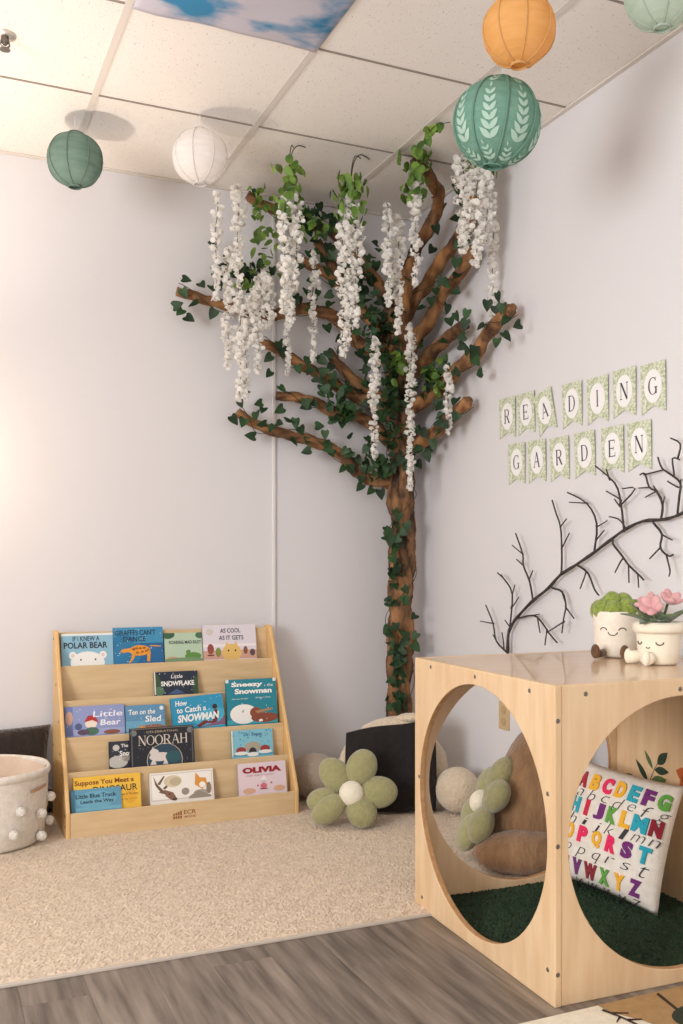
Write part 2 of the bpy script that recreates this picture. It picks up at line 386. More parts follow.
lantern('larger teal green paper lantern printed with pale leaf sprigs', (1.5203,2.3348,2.3198), .125, (146,192,172), (136,182,162), True, (.12,.06,0), spin=.2)
lantern('pale mint paper lantern cut off by the top right corner', (1.8341,2.0105,2.595), .1, (216,228,212), (208,222,206))
# ------------------------------------------------------------------ plywood play cube (turned a little away from the wall)
cube = thing('play_cube', 'birch plywood play cube with big round openings at the right', 'play cube', (1.371,1.858,0), (0,0,-radians(2.1)))
CI = cube.matrix_basis.inverted()
W_, D_, Hc, TH = .762, .75, .762, .019
def holed(name, w, h, cx, cz, r, M, hole=True):
    """board with a round hole in its own xz plane, thickness TH along +y"""
    ang = sorted(set([2*pi*i/72 for i in range(72)]+[atan2(z-cz, x-cx) % (2*pi) for x in (0,w) for z in (0,h)]))
    vs = []; k = len(ang)
    for y in (0, TH):
        for a in ang:
            c, s = cos(a), sin(a); t = min([((w-cx)/c if c > 1e-9 else -cx/c if c < -1e-9 else 9), ((h-cz)/s if s > 1e-9 else -cz/s if s < -1e-9 else 9)])
            vs.append((cx+r*c, y, cz+r*s)); vs.append((cx+t*c, y, cz+t*s))
    mb = MB(); o = 2*k
    f0 = []; f1 = []
    for i in range(k):
        j = (i+1) % k
        f0 += [(2*i, 2*i+1, 2*j+1, 2*j), (o+2*j, o+2*j+1, o+2*i+1, o+2*i)]; f1 += [(2*i, 2*j, o+2*j, o+2*i)]; f0 += [(2*j+1, 2*i+1, o+2*i+1, o+2*j+1)]
    mb.add(vs, f0, 0); mb.add([], [], 0); mb.f += f1; mb.m += [1]*len(f1)
    ob = mb.build(name, [BIRCH, PLYEDGE], cube, bevel=.003); ob.matrix_local = M; return ob
RZ = Matrix.Rotation(pi/2, 4, 'Z')
holed('side_panel', D_, Hc, D_/2, .378, .341, Matrix.Translation((TH,0,0))@RZ)
holed('front_panel', W_-2*TH, Hc, W_/2-TH, .378, .341, Matrix.Translation((TH,0.002,0)))
holed('back_panel', W_-2*TH, Hc, W_/2-TH, .378, .341, Matrix.Translation((TH,D_-TH-.002,0)))
MB().box((W_-TH,0,0),(W_,D_,Hc)).build('end_panel', BIRCH, cube, bevel=.003)
MB().box((TH,TH+.002,Hc-TH-.001),(W_-TH,D_-TH-.002,Hc-.001)).build('top_panel', BIRCH_TOP, cube, bevel=.002)
MB().box((TH,TH+.002,.002),(W_-TH,D_-TH-.002,.014)).build('bottom_panel', BIRCH, cube)
sc = None
def screw(M, panel='side_panel'):
    global sc
    if sc is None:
        sc = MB().lathe([(0,.0016),(.0045,.0014),(.006,0)], 12).lathe([(0,.0019),(.002,.0019),(.0022,.0015)], 6).build('screw', STEEL, cube); sc.matrix_local = M
    else: share('screw', sc.data, cube, M)
RL = Matrix.Rotation(-pi/2, 4, 'Y'); RF = Matrix.Rotation(pi/2, 4, 'X')
for y, z in ((.642,.743),(.378,.742),(.109,.737),(.70,.037),(.03,.5),(.03,.08),(.72,.4)): screw(Matrix.Translation((0,y,z))@RL)
for x, z in ((.088,.738),(.372,.736),(.66,.736),(.008,.678),(.008,.381),(.008,.078)): screw(Matrix.Translation((x,.0015 if x > .02 else 0,z))@RF)
# leaf and blossom decals on the inside of the end panel
DG = flat((38,58,40)); MG = flat((86,108,62)); OR = flat((190,92,40))
dm = MB(); xd = W_-TH-.0006
def decal_leaf(b, t, wd, mi, flip=1):
    b, t = Vector(b), Vector(t); d = t-b; nrm = Vector((-d.y, d.x)); P = []
    for s in (0,.15,.35,.55,.75,.9,1): P.append(b+d*s+nrm*wd*sin(pi*s**.85)*1.0)
    for s in (.9,.75,.55,.35,.15): P.append(b+d*s-nrm*wd*sin(pi*s**.85)*1.0)
    dm.add([(xd, p.x, p.y) for p in P], [tuple(range(len(P)))], mi)
oy = 1.858-.027
def yz(y, z): return (y-oy, z)
decal_leaf(yz(2.402,.352), yz(2.463,.415), .13, 0); decal_leaf(yz(2.380,.398), yz(2.42,.452), .13, 1)
decal_leaf(yz(2.359,.417), yz(2.311,.462), .25, 0); decal_leaf(yz(2.372,.397), yz(2.305,.402), .2, 0)
decal_leaf(yz(2.391,.350), yz(2.315,.377), .24, 1); decal_leaf(yz(2.46,.342), yz(2.51,.358), .2, 0)
def dstem(pts, w, mi):
    for (a, b), (c, d) in zip(pts, pts[1:]): dm.add([(xd,a-w,b),(xd,a+w,b),(xd,c+w,d),(xd,c-w,d)], [(0,1,2,3)], mi)
dstem([yz(2.41,.3), yz(2.396,.354), yz(2.374,.396), yz(2.359,.418)], .0015, 0)
for k in range(6):
    a = 2*pi*k/6+.3; decal_leaf(yz(2.21,.40), yz(2.21+.068*cos(a), .40+.05*sin(a)), .36, 2)
dm.build('leaf_decal', [DG, MG, OR], cube)
def regroup(child, parent):        # a part becomes a sub-part without moving
    M = parent.matrix_basis.inverted() @ child.matrix_basis; child.parent = parent; child.matrix_basis = M
kids = {c.name.split('.')[0]: c for c in cube.children}
for c in list(cube.children):
    if c.name.startswith('screw'): regroup(c, kids['side_panel'] if abs(c.matrix_basis.translation.x) < .004 and c.matrix_basis.translation.y > .005 else kids['front_panel'])
regroup(kids['leaf_decal'], kids['end_panel'])

TURF = mat('turf_green', (20,38,22), .9, (30,56,30), 60, rnd=0)
mat_ = thing('turf_mat', 'dark green artificial grass mat lying inside the plywood cube', 'grass mat', (1.371,1.858,.0145), (0,0,-radians(2.1)))
MB().box((.022,.024,0),(W_-.022,D_-.024,.004)).build('mat_backing', TURF, mat_)
pile('turf_pile', TURF, mat_, .023, W_-.023, .025, D_-.025, .005, .004, .008, .5)

# ------------------------------------------------------------------ alphabet cushion inside the cube
LINEN = mat('linen_white', (236,228,216), .85, (226,216,202), 40, bump=.25, bscale=220)
def cushion_frame(bottom, right, up): return Matrix.Translation(bottom) @ frame(right, up).to_4x4()
ap = thing('alphabet_cushion', 'white square cushion with rows of colourful felt letters inside the cube', 'cushion')
AW, AH, AT = .405, .385, .062
ap.matrix_basis = cushion_frame((1.915,2.37,.036), (.28,-.96,.0), (.27,.0,.96))
mc = MB(); mc.pad(AW, AH, AT, 26, 2.6, M=Matrix.Translation((0,0,AH/2))); mc.build('cover', LINEN, ap, True, weld=True)
def on_pad(x, z, k):   # point on the front of the cushion, k metres proud
    u, v = x/(AW/2), (z-AH/2)/(AH/2)
    return (x, -pad_y(max(-1,min(1,u)), max(-1,min(1,v)), AT, 2.6)-k, z)
def felt(ch, cx, cz, w, h, m, bold, shear, k, rot=0):
    V, Fc = text_geo(ch, bold, 0); vs = []; n = len(V)
    co, si = cos(rot), sin(rot)
    loc = [((x-.5)*w+(y-.5)*h*shear, (y-.5)*h) for x, y in V]; loc = [(a*co-b*si+cx, a*si+b*co+cz) for a, b in loc]
    mb = MB(); mb.add([on_pad(a, b, k) for a, b in loc], Fc)
    if k > .002:                      # felt letters have thickness: skirt down to the cushion
        E = {}
        for f in Fc:
            for i in range(len(f)):
                e = (f[i], f[(i+1) % len(f)]); E[e] = 1
        mb.add([on_pad(a, b, -.001) for a, b in loc], [])
        for (i, j) in list(E):
            if (j, i) not in E: mb.f.append((j, i, n+i, n+j)); mb.m.append(0)
    return mb.build('felt_letter' if k > .002 else 'stitched_letter', m, ap)
fc = {'r':(170,24,44),'y':(240,178,40),'p':(232,30,92),'t':(32,160,178),'v':(112,36,112),'g':(96,160,62),'c':(208,26,64),'d':(140,22,38)}
FM = {k: mat('felt_'+n, fc[k], .95, sheen=.4, bump=.3, bscale=200) for k, n in zip(fc, ('red','yellow','pink','teal','violet','green','crimson','maroon'))}
INK = flat((30,28,34))
rowsA = [('ABCDEFG','rypytvg',.84,.732),('HIJKLMN','tcvgytd',.63,.52),('OPQRST','ypypvt',.413,.29),('UVWXYZ','cvdgyv',.153,.042)]
for (s, cs, v0, v1), (u0_, u1_) in zip(rowsA, ((-.31,.38),(-.32,.37),(-.32,.33),(-.33,.30))):
    n_ = len(s)
    for i, ch in enumerate(s):
        x = (u0_+(u1_-u0_)*i/(n_-1))*AW+.015; wd = .034 if ch not in 'IMW' else (.014 if ch == 'I' else .046)
        felt(ch, x, v0*AH, wd, .050, FM[cs[i]], .06, 0, .0055, -.04)
        lo_ = ch.lower(); felt(lo_, x+.004, v1*AH-(.008 if lo_ in 'gjpqy' else 0), (.015 if lo_ in 'ijl' else .036 if lo_ in 'mw' else .025), .034 if lo_ in 'bdfghjklpqty' else .022, INK, -.018, .45, .0012)

# ------------------------------------------------------------------ plush pot plants on the cube
CREAM = mat('plush_cream', (242,232,216), .7, (236,224,206), 60, sheen=.3, bump=.1, bscale=150)
KNIT = mat('knit_cream', (240,230,208), .9, sheen=.4); 
CROCH = mat('crochet_green', (150,166,74), .9, (120,140,52), 90, sheen=.3, bump=.8, bscale=130)
BROWNF = mat('plush_brown_foot', (110,78,48), .9, (90,62,38), 60, sheen=.3, bump=.4, bscale=120)
PINK = mat('bloom_pink', (206,146,148), .9, (222,174,172), 30, sheen=.3); GRNF = mat('felt_leaf_green', (104,122,84), .9, (86,106,72), 30, sheen=.3)
INKB = flat((60,44,36))
p1 = thing('plush_succulent_pot', 'smiling cream plush pot with green crocheted succulents and brown feet', 'plush pot', (1.985,2.375,Hc), (0,0,-.86))
MB().lathe([(0,.0),(.056,.002),(.064,.012),(.068,.05),(.070,.10),(.0715,.136),(.070,.142),(.062,.142),(.060,.128),(0,.124)], 36).build('pot', CREAM, p1, True)
for q in range(11):
    a = 2*pi*q/8; r = .045 if q < 8 else .018; z = .142 if q < 8 else .16
    if q >= 8: a = 2*pi*q/3
    MB().ell((r*cos(a)*1.15, r*sin(a), z+random.uniform(-.004,.01)), (.03,.026,.034), 14, 10, rough=.03).build('succulent_leaf', CROCH, p1, True)
for sx in (-1, 1):
    f = MB(); f.tube([(.03*sx,-.055,.016),(.036*sx,-.085,.014),(.042*sx,-.11,.016)], [.012,.011,.013], 12); f.ell((.043*sx,-.116,.024),(.014,.011,.022), 14, 10); f.build('foot', BROWNF, p1, True)
def curve_on_pot(mb, R, zf, pts, th, k=.001):
    mb.tube([((R(z)+k)*sin(a), -(R(z)+k)*cos(a), z) for a, z in pts], th, 6)
fm = MB(); R1 = lambda z: .064+.0065*min(1, z/.12)
for ax in (-.42, .42): curve_on_pot(fm, R1, 0, [(ax+.16*cos(t)-.0, .085+.008*sin(t)) for t in [pi*i/8 for i in range(9)]], .0016)
curve_on_pot(fm, R1, 0, [(.2*cos(t), .080-.010*sin(t)) for t in [pi*i/8 for i in range(9)]], .0016)
regroup(fm.build('face', INKB, p1), [c for c in p1.children if c.name.startswith('pot')][0])
p2 = thing('plush_flower_pot', 'knitted cream plush pot with pink felt flowers and green leaves', 'plush pot', (1.952,2.152,Hc), (0,0,-1.15))
MB().lathe([(0,.0),(.048,.001),(.055,.01),(.06,.05),(.064,.1)], 40, fr=lambda i, th: 1+.008*sin(30*th)).build('pot', KNIT, p2, True)
MB().lathe([(.064,.092),(.069,.090),(.074,.100),(.073,.114),(.067,.122),(.056,.120),(.04,.112),(0,.110)], 40, fr=lambda i, th: 1+.01*sin(30*th)+.015*sin(3*th)).build('rolled_rim', KNIT, p2, True)
for sx, ang in ((-1,.95),(1,.0)):
    f = MB(); d = Vector((-sin(ang)*(1), -cos(ang), 0)); b = d*.042; f.tube([(b.x,b.y,.022),(b.x+d.x*.025,b.y+d.y*.025,.02),(b.x+d.x*.042,b.y+d.y*.042,.02)], [.016,.018,.019], 14); f.ell((b.x+d.x*.044,b.y+d.y*.044,.022),(.012,.012,.022), 12, 8); f.build('foot', KNIT, p2, True)
fm = MB(); R2 = lambda z: .057+.006*min(1, z/.1)
for ax in (-.62, .45): curve_on_pot(fm, R2, 0, [(ax+.17*cos(t), .066-.008*sin(t)) for t in [pi*i/8 for i in range(9)]], .0017)
curve_on_pot(fm, R2, 0, [(-.1+.09*cos(t), .052-.004*sin(t)) for t in [pi*i/6 for i in range(7)]], .0012)
regroup(fm.build('face', INKB, p2), [c for c in p2.children if c.name.startswith('pot')][0])
def blade(p, d, L_, wd, m, name, parent, curl=.3):
    mb = MB(); d = Vector(d).normalized(); s = d.cross(Vector((0,0,1))).normalized(); nn = s.cross(d); vs = []
    for i in range(7):
        t = i/6; c = Vector(p)+d*(L_*t)-nn*(-curl*L_*t*t)*-1; wv = wd*sin(pi*min(1,t*.92+.08)**.8)
        for j in (-1,-.5,0,.5,1): vs.append(c+s*wv*j+nn*abs(j)*wv*.35)
    f = [(i*5+j, i*5+j+1, (i+1)*5+j+1, (i+1)*5+j) for i in range(6) for j in range(4)]
    o = mb.add(vs, f).build(name, m, parent, True); sd = o.modifiers.new('solid', 'SOLIDIFY'); sd.thickness = .003; return o
for a, el, L_ in ((-2.6,.6,.075),(-1.7,.35,.065),(-.6,.7,.07),(.6,.8,.08),(2.2,.7,.08),(3.0,.9,.08),(-1.1,.5,.06)):
    blade((.02*cos(a),.02*sin(a),.112), (cos(a)*cos(el),sin(a)*cos(el),sin(el)), L_*1.2, .027, GRNF, 'leaf', p2, .25)
def bloom(c, n, r, tilt):
    M = Matrix.Translation(c)@Matrix.Rotation(tilt[0],4,'X')@Matrix.Rotation(tilt[1],4,'Y')
    for q in range(n):
        a = 2*pi*q/n; mb = MB(); mb.ell((r*.74,0,r*.25),(r*.66,r*.42,r*.25),12,8,M=M@Matrix.Rotation(a,4,'Z')@Matrix.Rotation(-.7,4,'Y')); mb.build('petal', PINK, p2, True)
bloom((-.035,.03,.155), 5, .038, (.5,-.4)); bloom((.0,-.04,.15), 5, .038, (.9,.2)); bloom((.03,-.01,.168), 5, .036, (.3,.5))
mb = MB()
for a in ((-.035,.03,.165),(.0,-.04,.155),(.03,-.01,.175)): mb.tube([(a[0]*.3,a[1]*.3,.11),a], .004, 8)
mb.build('stem', GRNF, p2, True)

# ------------------------------------------------------------------ soft things on the carpet
CZ = .0135
FLEECE = mat('cream_fleece', (214,194,166), .95, (226,208,182), 60, sheen=.5, bump=.9, bscale=110)
BLACKC = mat('black_cover', (22,17,16), .9, (30,24,22), 40, sheen=.05, bump=.2, bscale=200)
GREYP = mat('grey_beige_plush', (168,150,132), .95, (178,160,142), 60, sheen=.5, bump=.6, bscale=120)
GREENP = mat('sage_plush', (152,148,102), .95, (162,158,112), 60, sheen=.5, bump=.6, bscale=130)
BROWNP = mat('brown_plush', (136,102,70), .95, (158,122,86), 26, (1,1,.3), sheen=.4, bump=.9, bscale=70)
CREAMC = mat('cream_plush_centre', (236,228,206), .95, sheen=.4, bump=.5, bscale=140)
bp_ = thing('floor_cushion', 'large square floor cushion, black front and cream fleece back, in the corner', 'cushion')
bp_.matrix_basis = cushion_frame((1.82,3.615,CZ), (.93,-.36,0), (.03,.09,1))
m_ = MB(); nb_ = 14; vs = []
for y in (-.075,-.045):
    for j in range(nb_+1):
        for i in range(nb_+1):
            u, v = i/nb_, j/nb_; top = .325+.06*u+.006*sin(6*u); vs.append(((u-.5)*.37+.006*sin(pi*v)*(2*u-1), y-(.02*(1-(2*u-1)**4)*(1-(2*v-1)**4) if y < -.05 else 0), v*top))
q_ = (nb_+1)**2; g_ = lambda i, j, b: b*q_+j*(nb_+1)+i
fs = []
for j in range(nb_):
    for i in range(nb_): fs += [(g_(i,j,0),g_(i+1,j,0),g_(i+1,j+1,0),g_(i,j+1,0)), (g_(i,j+1,1),g_(i+1,j+1,1),g_(i+1,j,1),g_(i,j,1))]
for i in range(nb_): fs += [(g_(i+1,0,0),g_(i,0,0),g_(i,0,1),g_(i+1,0,1)), (g_(i,nb_,0),g_(i+1,nb_,0),g_(i+1,nb_,1),g_(i,nb_,1)), (g_(0,i,0),g_(0,i+1,0),g_(0,i+1,1),g_(0,i,1)), (g_(nb_,i+1,0),g_(nb_,i,0),g_(nb_,i,1),g_(nb_,i+1,1))]
m_.add(vs, fs).build('black_panel', BLACKC, bp_, True)
m_ = MB(); m_.v = []; m_.ell((.02,.03,.17),(.235,.088,.195),32,20,rough=.015); m_.ell((.06,.01,.335),(.15,.07,.05),22,12,rough=.03,M=Matrix.Rotation(-.10,4,'Y')); m_.ell((.09,-.02,.382),(.06,.04,.022),18,10,rough=.04)
m_.v = [(x,y,max(0,z)) for x,y,z in m_.v]; m_.build('fleece_back', FLEECE, bp_, True)
def blob(name, label, c, r, m):
    o = MB().ell((0,0,0), r, 28, 18, rough=.008).build(name, m, None, True); o.location = c; return tag(o, label, 'cushion')
gb = blob('round_cushion', 'round grey beige plush cushion beside the bookcase by the back wall', (1.60,3.93,CZ+.098), (.115,.115,.1), GREYP)
cb = blob('round_cushion', 'round cream plush cushion by the right wall, seen through the hole', (2.06,3.46,CZ+.093), (.095,.1,.094), FLEECE)
def flower(label, M, petals, rc):
    t = thing('flower_cushion', label, 'cushion'); t.matrix_basis = M
    for a, d, ra, rb, y in petals:
        a = radians(a); MB().ell((0,0,0),(ra,.042,rb),20,12,rough=.006,M=Matrix.Translation((d*cos(a),y,d*sin(a)))@Matrix.Rotation(-a,4,'Y')).build('petal', GREENP, t, True)
    MB().ell((0,-.02,0),(rc,.036,rc),18,12).build('flower_centre', CREAMC, t, True); return t
M1 = Matrix.Translation((1.568,3.455,.137)) @ frame((.93,-.36,0), (.1,.33,1)).to_4x4()
flower('sage green flower cushion with cream centre leaning on the black cushion', M1,
    [(66,.112,.076,.062,0),(2,.108,.078,.063,0),(-62,.080,.066,.06,-.012),(212,.108,.078,.050,-.008),(188,.112,.068,.048,.03),(127,.098,.078,.060,.025)], .050)
R_ = Vector((.9148,-.4039,0)); Zv = Vector((0,0,1)); tc_ = Vector((-.4039,-.9148,0))
up2 = (R_*.48+Zv*.88).normalized(); nrm = (tc_*-.02+(-R_*.90+Zv*.45)*.98).normalized(); right2 = up2.cross(nrm)*1.0
right2 = nrm.cross(up2)*-1
M2 = Matrix.Translation((1.822,2.875,.205)) @ frame(right2, up2).to_4x4()
flower('sage green flower cushion leaning on the brown plush behind the cube', M2, [(90+60*k,.112,.074,.06,.0) for k in range(6)], .042)
br = thing('brown_plush', 'brown shaggy plush cushion lying behind the cube by the right wall', 'cushion', (1.94,2.82,CZ))
m_ = MB(); m_.ell((0,0,0),(.125,.15,.27),26,18,rough=.03,M=Matrix.Translation((.04,.0,.225))@Matrix.Rotation(.36,4,'Y')); m_.v = [(min(x,.26),y,max(z,0)) for x,y,z in m_.v]
m_.build('body', BROWNP, br, True)
m_ = MB(); m_.ell((0,0,0),(.18,.095,.075),24,14,rough=.03,M=Matrix.Translation((-.065,-.11,.06))@Matrix.Rotation(-.3,4,'Z')); m_.v = [(x,y,max(z,0)) for x,y,z in m_.v]
m_.build('paw', BROWNP, br, True)
# dark cushion behind the basket
dk = thing('dark_cushion', 'dark brown furry cushion propped against the wall behind the basket', 'cushion')
dk.matrix_basis = cushion_frame((.188,4.10,CZ+.012), (1,0,.02), (0,.06,1))
DARKF = mat('dark_fur', (34,24,21), .95, (50,36,30), 40, (1,1,.4), sheen=.3, bump=.8, bscale=80)
MB().pad(.66,.36,.045,20,2.6,M=Matrix.Translation((-.02,0,.18))).build('cover', DARKF, dk, True, weld=True)
m_ = MB()
for k in range(160):
    x = random.uniform(-.33,.3); z = .335+random.uniform(-.012,.004); m_.tube([(x,0,z-.02),(x+random.uniform(-.008,.008),random.uniform(-.02,.02),z+random.uniform(0,.006))], .002, 3)
stuff(m_.build('fur_fringe', DARKF, dk))

# ------------------------------------------------------------------ pompom basket
CANV = mat('rope_canvas_white', (232,224,212), .9, (222,212,200), 50, bump=.3, bscale=150); LIN = mat('basket_lining', (226,204,182), .9, (214,190,168), 12)
POM = mat('pompom_yarn', (240,232,220), .95, sheen=.4, bump=1, bscale=120); COPPER = mat('copper_patch', (196,152,120), .7)
bk = thing('toy_basket', 'white fabric basket with pompoms standing left of the bookcase', 'basket', (.222,3.815,CZ))
wob = lambda i, th: 1+.012*sin(3*th+i*.6)+.008*sin(7*th+i)
MB().lathe([(0,0),(.20,.0),(.21,.012),(.218,.10),(.224,.19),(.228,.262)], 56, fr=wob).build('body', CANV, bk, True)
MB().lathe([(.230,.250),(.235,.256),(.237,.268),(.233,.278),(.225,.278),(.221,.268),(.223,.256)], 56, fr=lambda i, th: 1+.012*sin(3*th+3)+.008*sin(7*th+5)).build('rim', CANV, bk, True)
MB().lathe([(.221,.272),(.212,.2),(.203,.10),(.196,.012),(0,.008)], 56, fr=lambda i, th: 1+.015*sin(5*th+i)).build('lining', LIN, bk, True)
def on_basket(deg, z, k=0):
    a = radians(deg); r = .211+.017*z/.262*1.0+.004+k; return (r*cos(a), r*sin(a), z)
pm_me = None
for deg, z in ((-62,.145),(-36,.115),(-68,.065),(-12,.155),(-8,.06),(-95,.13),(-110,.05),(20,.1),(-34,.03),(60,.14),(120,.08),(170,.15),(230,.12)):
    M = Matrix.Translation(on_basket(deg, z, .012))
    if pm_me is None:
        q = MB(); q.ell((0,0,0),(.0185,.0185,.0185),16,12,rough=.1); o = q.build('pompom', POM, bk, True); o.matrix_local = M; pm_me = o.data
    else: share('pompom', pm_me, bk, M)
m_ = MB(); vs = []
for i in range(7):
    for z in (.200,.212): vs.append(on_basket(-50+26*i/6, z+.006*i/6, .002))
m_.add(vs, [(2*i,2*i+2,2*i+3,2*i+1) for i in range(6)]); regroup(m_.build('woven_label', COPPER, bk), [c for c in bk.children if c.name.startswith('body')][0])
# throw folded inside the basket
MB().ell((-.03,.0,.10),(.15,.13,.09),26,16,rough=.05).build('folded_throw', LIN, None, True)
th_ = bpy.data.objects['folded_throw']; th_.location = (.222,3.815,CZ+.012); tag(th_, 'pale beige cloth bundled inside the white pompom basket', 'cloth')

# ------------------------------------------------------------------ printed rug in front of the cube
RC = mat('rug_cream', (232,222,200), .95, (224,212,190), 50, bump=.3, bscale=250); RT = mat('rug_tan', (176,140,92), .95, (166,130,84), 50, bump=.3, bscale=250)
RG = mat('rug_dark_green', (44,52,34), .95, bump=.3, bscale=250); RB = mat('rug_dark_brown', (62,42,28), .95, bump=.3, bscale=250)
rug = thing('play_rug', 'cream and tan rug printed with dark green trees in the bottom right', 'rug', (0,0,.001))
MB().box((1.08,.7,0),(2.2,1.818,.007)).build('rug_base', RC, rug, bevel=.002)
m_ = MB(); zt = .0078
def poly(pts, mi, z=zt): m_.add([(x,y,z) for x, y in pts], [tuple(range(len(pts)))], mi)
poly([(2.2,1.816),(1.462,1.816),(1.47,1.77),(1.505,1.72),(1.53,1.66),(1.62,1.56),(1.66,1.4),(2.2,1.3)][::-1], 0)
poly([(1.655+.085*cos(a),1.672+.06*sin(a)) for a in [2*pi*i/28 for i in range(28)]], 1, zt+.0004)
poly([(1.64,1.81),(1.628,1.805),(1.612,1.72),(1.62,1.71)][::-1], 2, zt+.0003)
poly([(1.462,1.796),(1.452,1.79),(1.47,1.745),(1.478,1.70),(1.486,1.705),(1.476,1.75)], 2, zt+.0004)
for (a, b, c, d) in ((1.468,1.765,1.50,1.752),(1.472,1.745,1.445,1.728),(1.478,1.725,1.508,1.716)): poly([(a,b),(c,d),(c+.004,d+.006),(a+.002,b+.01)], 2, zt+.0004)
poly([(1.25+.06*cos(a),1.55+.05*sin(a)) for a in [2*pi*i/28 for i in range(28)]], 1, zt+.0004)
m_.build('rug_print', [RT, RG, RB], rug)
# ------------------------------------------------------------------ bookcase with forward facing tiers
SX0, SX1, SY, CZ = .505, 1.450, 3.728, .002
shelf = thing('book_display', 'light maple five tier book display rack standing against the back wall', 'bookcase', (SX0, SY, CZ))
LT = [.10, .24, .365, .50, .632]; LY = [0, .075, .14, .212, .282]; BY = .355; SH = .765
prof = [(-.004,0),(-.004,.105),(.006,.125),(.325,.768),(.335,.775),(.385,.775),(.395,.765),(.395,0)]
def side(x):
    k = len(prof); vs = [(x+dx, y, z) for dx in (0,.016) for y, z in prof]
    fs = [tuple(range(k)), tuple(range(2*k-1, k-1, -1))]+[(i, i+k, (i+1)%k+k, (i+1)%k) for i in range(k)]
    return MB().add(vs, fs).build('side_panel', MAPLE_SIDE, shelf, bevel=.004)
side(0); side(SX1-SX0-.016)
xa, xb = .016, SX1-SX0-.016
LF = [z-.085 for z in LT]
for k in range(5):
    MB().box((xa, LY[k], .0 if k == 0 else LF[k-1]), (xb, LY[k]+.009, LT[k])).build('tier_front', MAPLE, shelf, bevel=.002)
    MB().box((xa, LY[k]+.009, LF[k]-.009), (xb, (LY+[BY])[k+1], LF[k])).build('tier_shelf', MAPLE, shelf)
MB().box((xa, BY, LF[4]-.009), (xb, BY+.01, SH)).build('back_panel', MAPLE, shelf, bevel=.002)
s0 = None
for x, sg in ((-.0005,-1), (SX1-SX0+.0005,1)):
    for y, z in ((.01,.05),(.02,.09),(.05,.17),(.1,.23),(.16,.30),(.21,.42),(.28,.56),(.36,.74),(.37,.3)):
        M = Matrix.Translation((x,y,z))@Matrix.Rotation(sg*pi/2,4,'Y')
        if s0 is None: q = MB().lathe([(0,.0015),(.005,.0012),(.0065,0)],10).build('screw', STEEL, shelf); q.matrix_local = M; s0 = q.data
        else: share('screw', s0, shelf, M)
lg = MB(); BR_ = flat((148,94,48))
for i, (h, b) in enumerate(((.014,0),(.019,0),(.024,0),(.03,0))): lg.box((.412+i*.0095,-.0008,.052),(.419+i*.0095,.0002,.052+h*.55)); 
for i in range(4): lg.box((.412+i*.0095,-.0008,.038),(.419+i*.0095,.0002,.049))
put(lg, text_geo('ECR', .02), (.480,-.0006,.062), (1,0,0), (0,0,1), .05, .017); put(lg, text_geo('4KIDS', .02), (.480,-.0006,.043), (1,0,0), (0,0,1), .048, .009)
lg.build('maker_logo', BR_, shelf)

def book(label, tier, x0, x1, ztop, rgb, art=(), words=(), spine=None, fwd=0, t=.009, roll=0, name='picture_book'):
    """art/words use u 0..1 across the cover and v 0..1 over the part that shows above the lip"""
    base = LF[tier]; h = ztop-CZ-base; wd = x1-x0; vis0 = (LT[tier]-base+.0)
    yb = LY[tier]+.009+.012+t/2; yt = (LY+[BY])[tier+1]-.003-t/2
    zref = min(h, (LT+[SH])[tier+1]-base); ang = atan2(yt-yb, zref)
    if fwd: yb -= fwd
    b = thing(name, label, 'book', (x0+wd/2, SY+yb-.002, base+CZ+.001), (-ang, roll, 0))
    col = flat(rgb)
    mb = MB(); mb.box((-wd/2,-t/2,0),(wd/2,-t/2+.0016,h)); mb.box((-wd/2,t/2-.0016,0),(wd/2,t/2,h)); mb.box((-wd/2,-t/2,0),(-wd/2+.0016,t/2,h), 1 if spine else 0)
    cvr = mb.build('cover', [col, flat(spine)] if spine else [col], b)
    MB().box((-wd/2+.0018,-t/2+.0017,.003),(wd/2-.004,t/2-.0017,h-.003)).build('pages', PAGE, b)
    L = Vector((0,-t/2,0)); lay = [.0003]
    def P(u, v):
        u = min(1, max(0, u)); v = min(1, max(-.3, v)); return (-wd/2+u*wd, -t/2-lay[0], vis0+v*(h-vis0))
    if art:
        mb = MB(); ms = []
        for a in art:
            c = flat(a[-1]); 
            if c not in ms: ms.append(c)
            mi = ms.index(c); lay[0] += .00005
            if a[0] == 'r': pts = [(a[1],a[2]),(a[3],a[2]),(a[3],a[4]),(a[1],a[4])]
            elif a[0] == 'e': pts = [(a[1]+a[3]*cos(2*pi*i/20), a[2]+a[4]*sin(2*pi*i/20)) for i in range(20)]
            elif a[0] == 'p': pts = a[1]
            elif a[0] == 'dots':
                for i in range(a[1]):
                    u, v = random.uniform(.03,.97), random.uniform(a[3],a[4]); r = random.uniform(.4,1)*a[2]
                    mb.add([P(u+r*cos(2*pi*q/6), v+r*wd/(h-vis0)*sin(2*pi*q/6)) for q in range(6)], [tuple(range(6))], mi)
                continue
            mb.add([P(u, v) for u, v in pts], [tuple(range(len(pts)))], mi)
        stuff(mb.build('cover_art', ms, cvr))
    lay[0] += .0003
    for s, u, v, w, hh, c, bold, sh in words:
        mb = MB(); vh = h-vis0
        put(mb, text_geo(s, bold+(.012 if hh > .11 else 0)), P(u, v), (1,0,0), (0,0,1), w*wd, hh*vh, 0, sh*hh*vh/(w*wd)); mb.build('title', flat(c), cvr)
    return b
W1 = (244,242,236); K1 = (34,44,56)
G5 = (196,166,60)
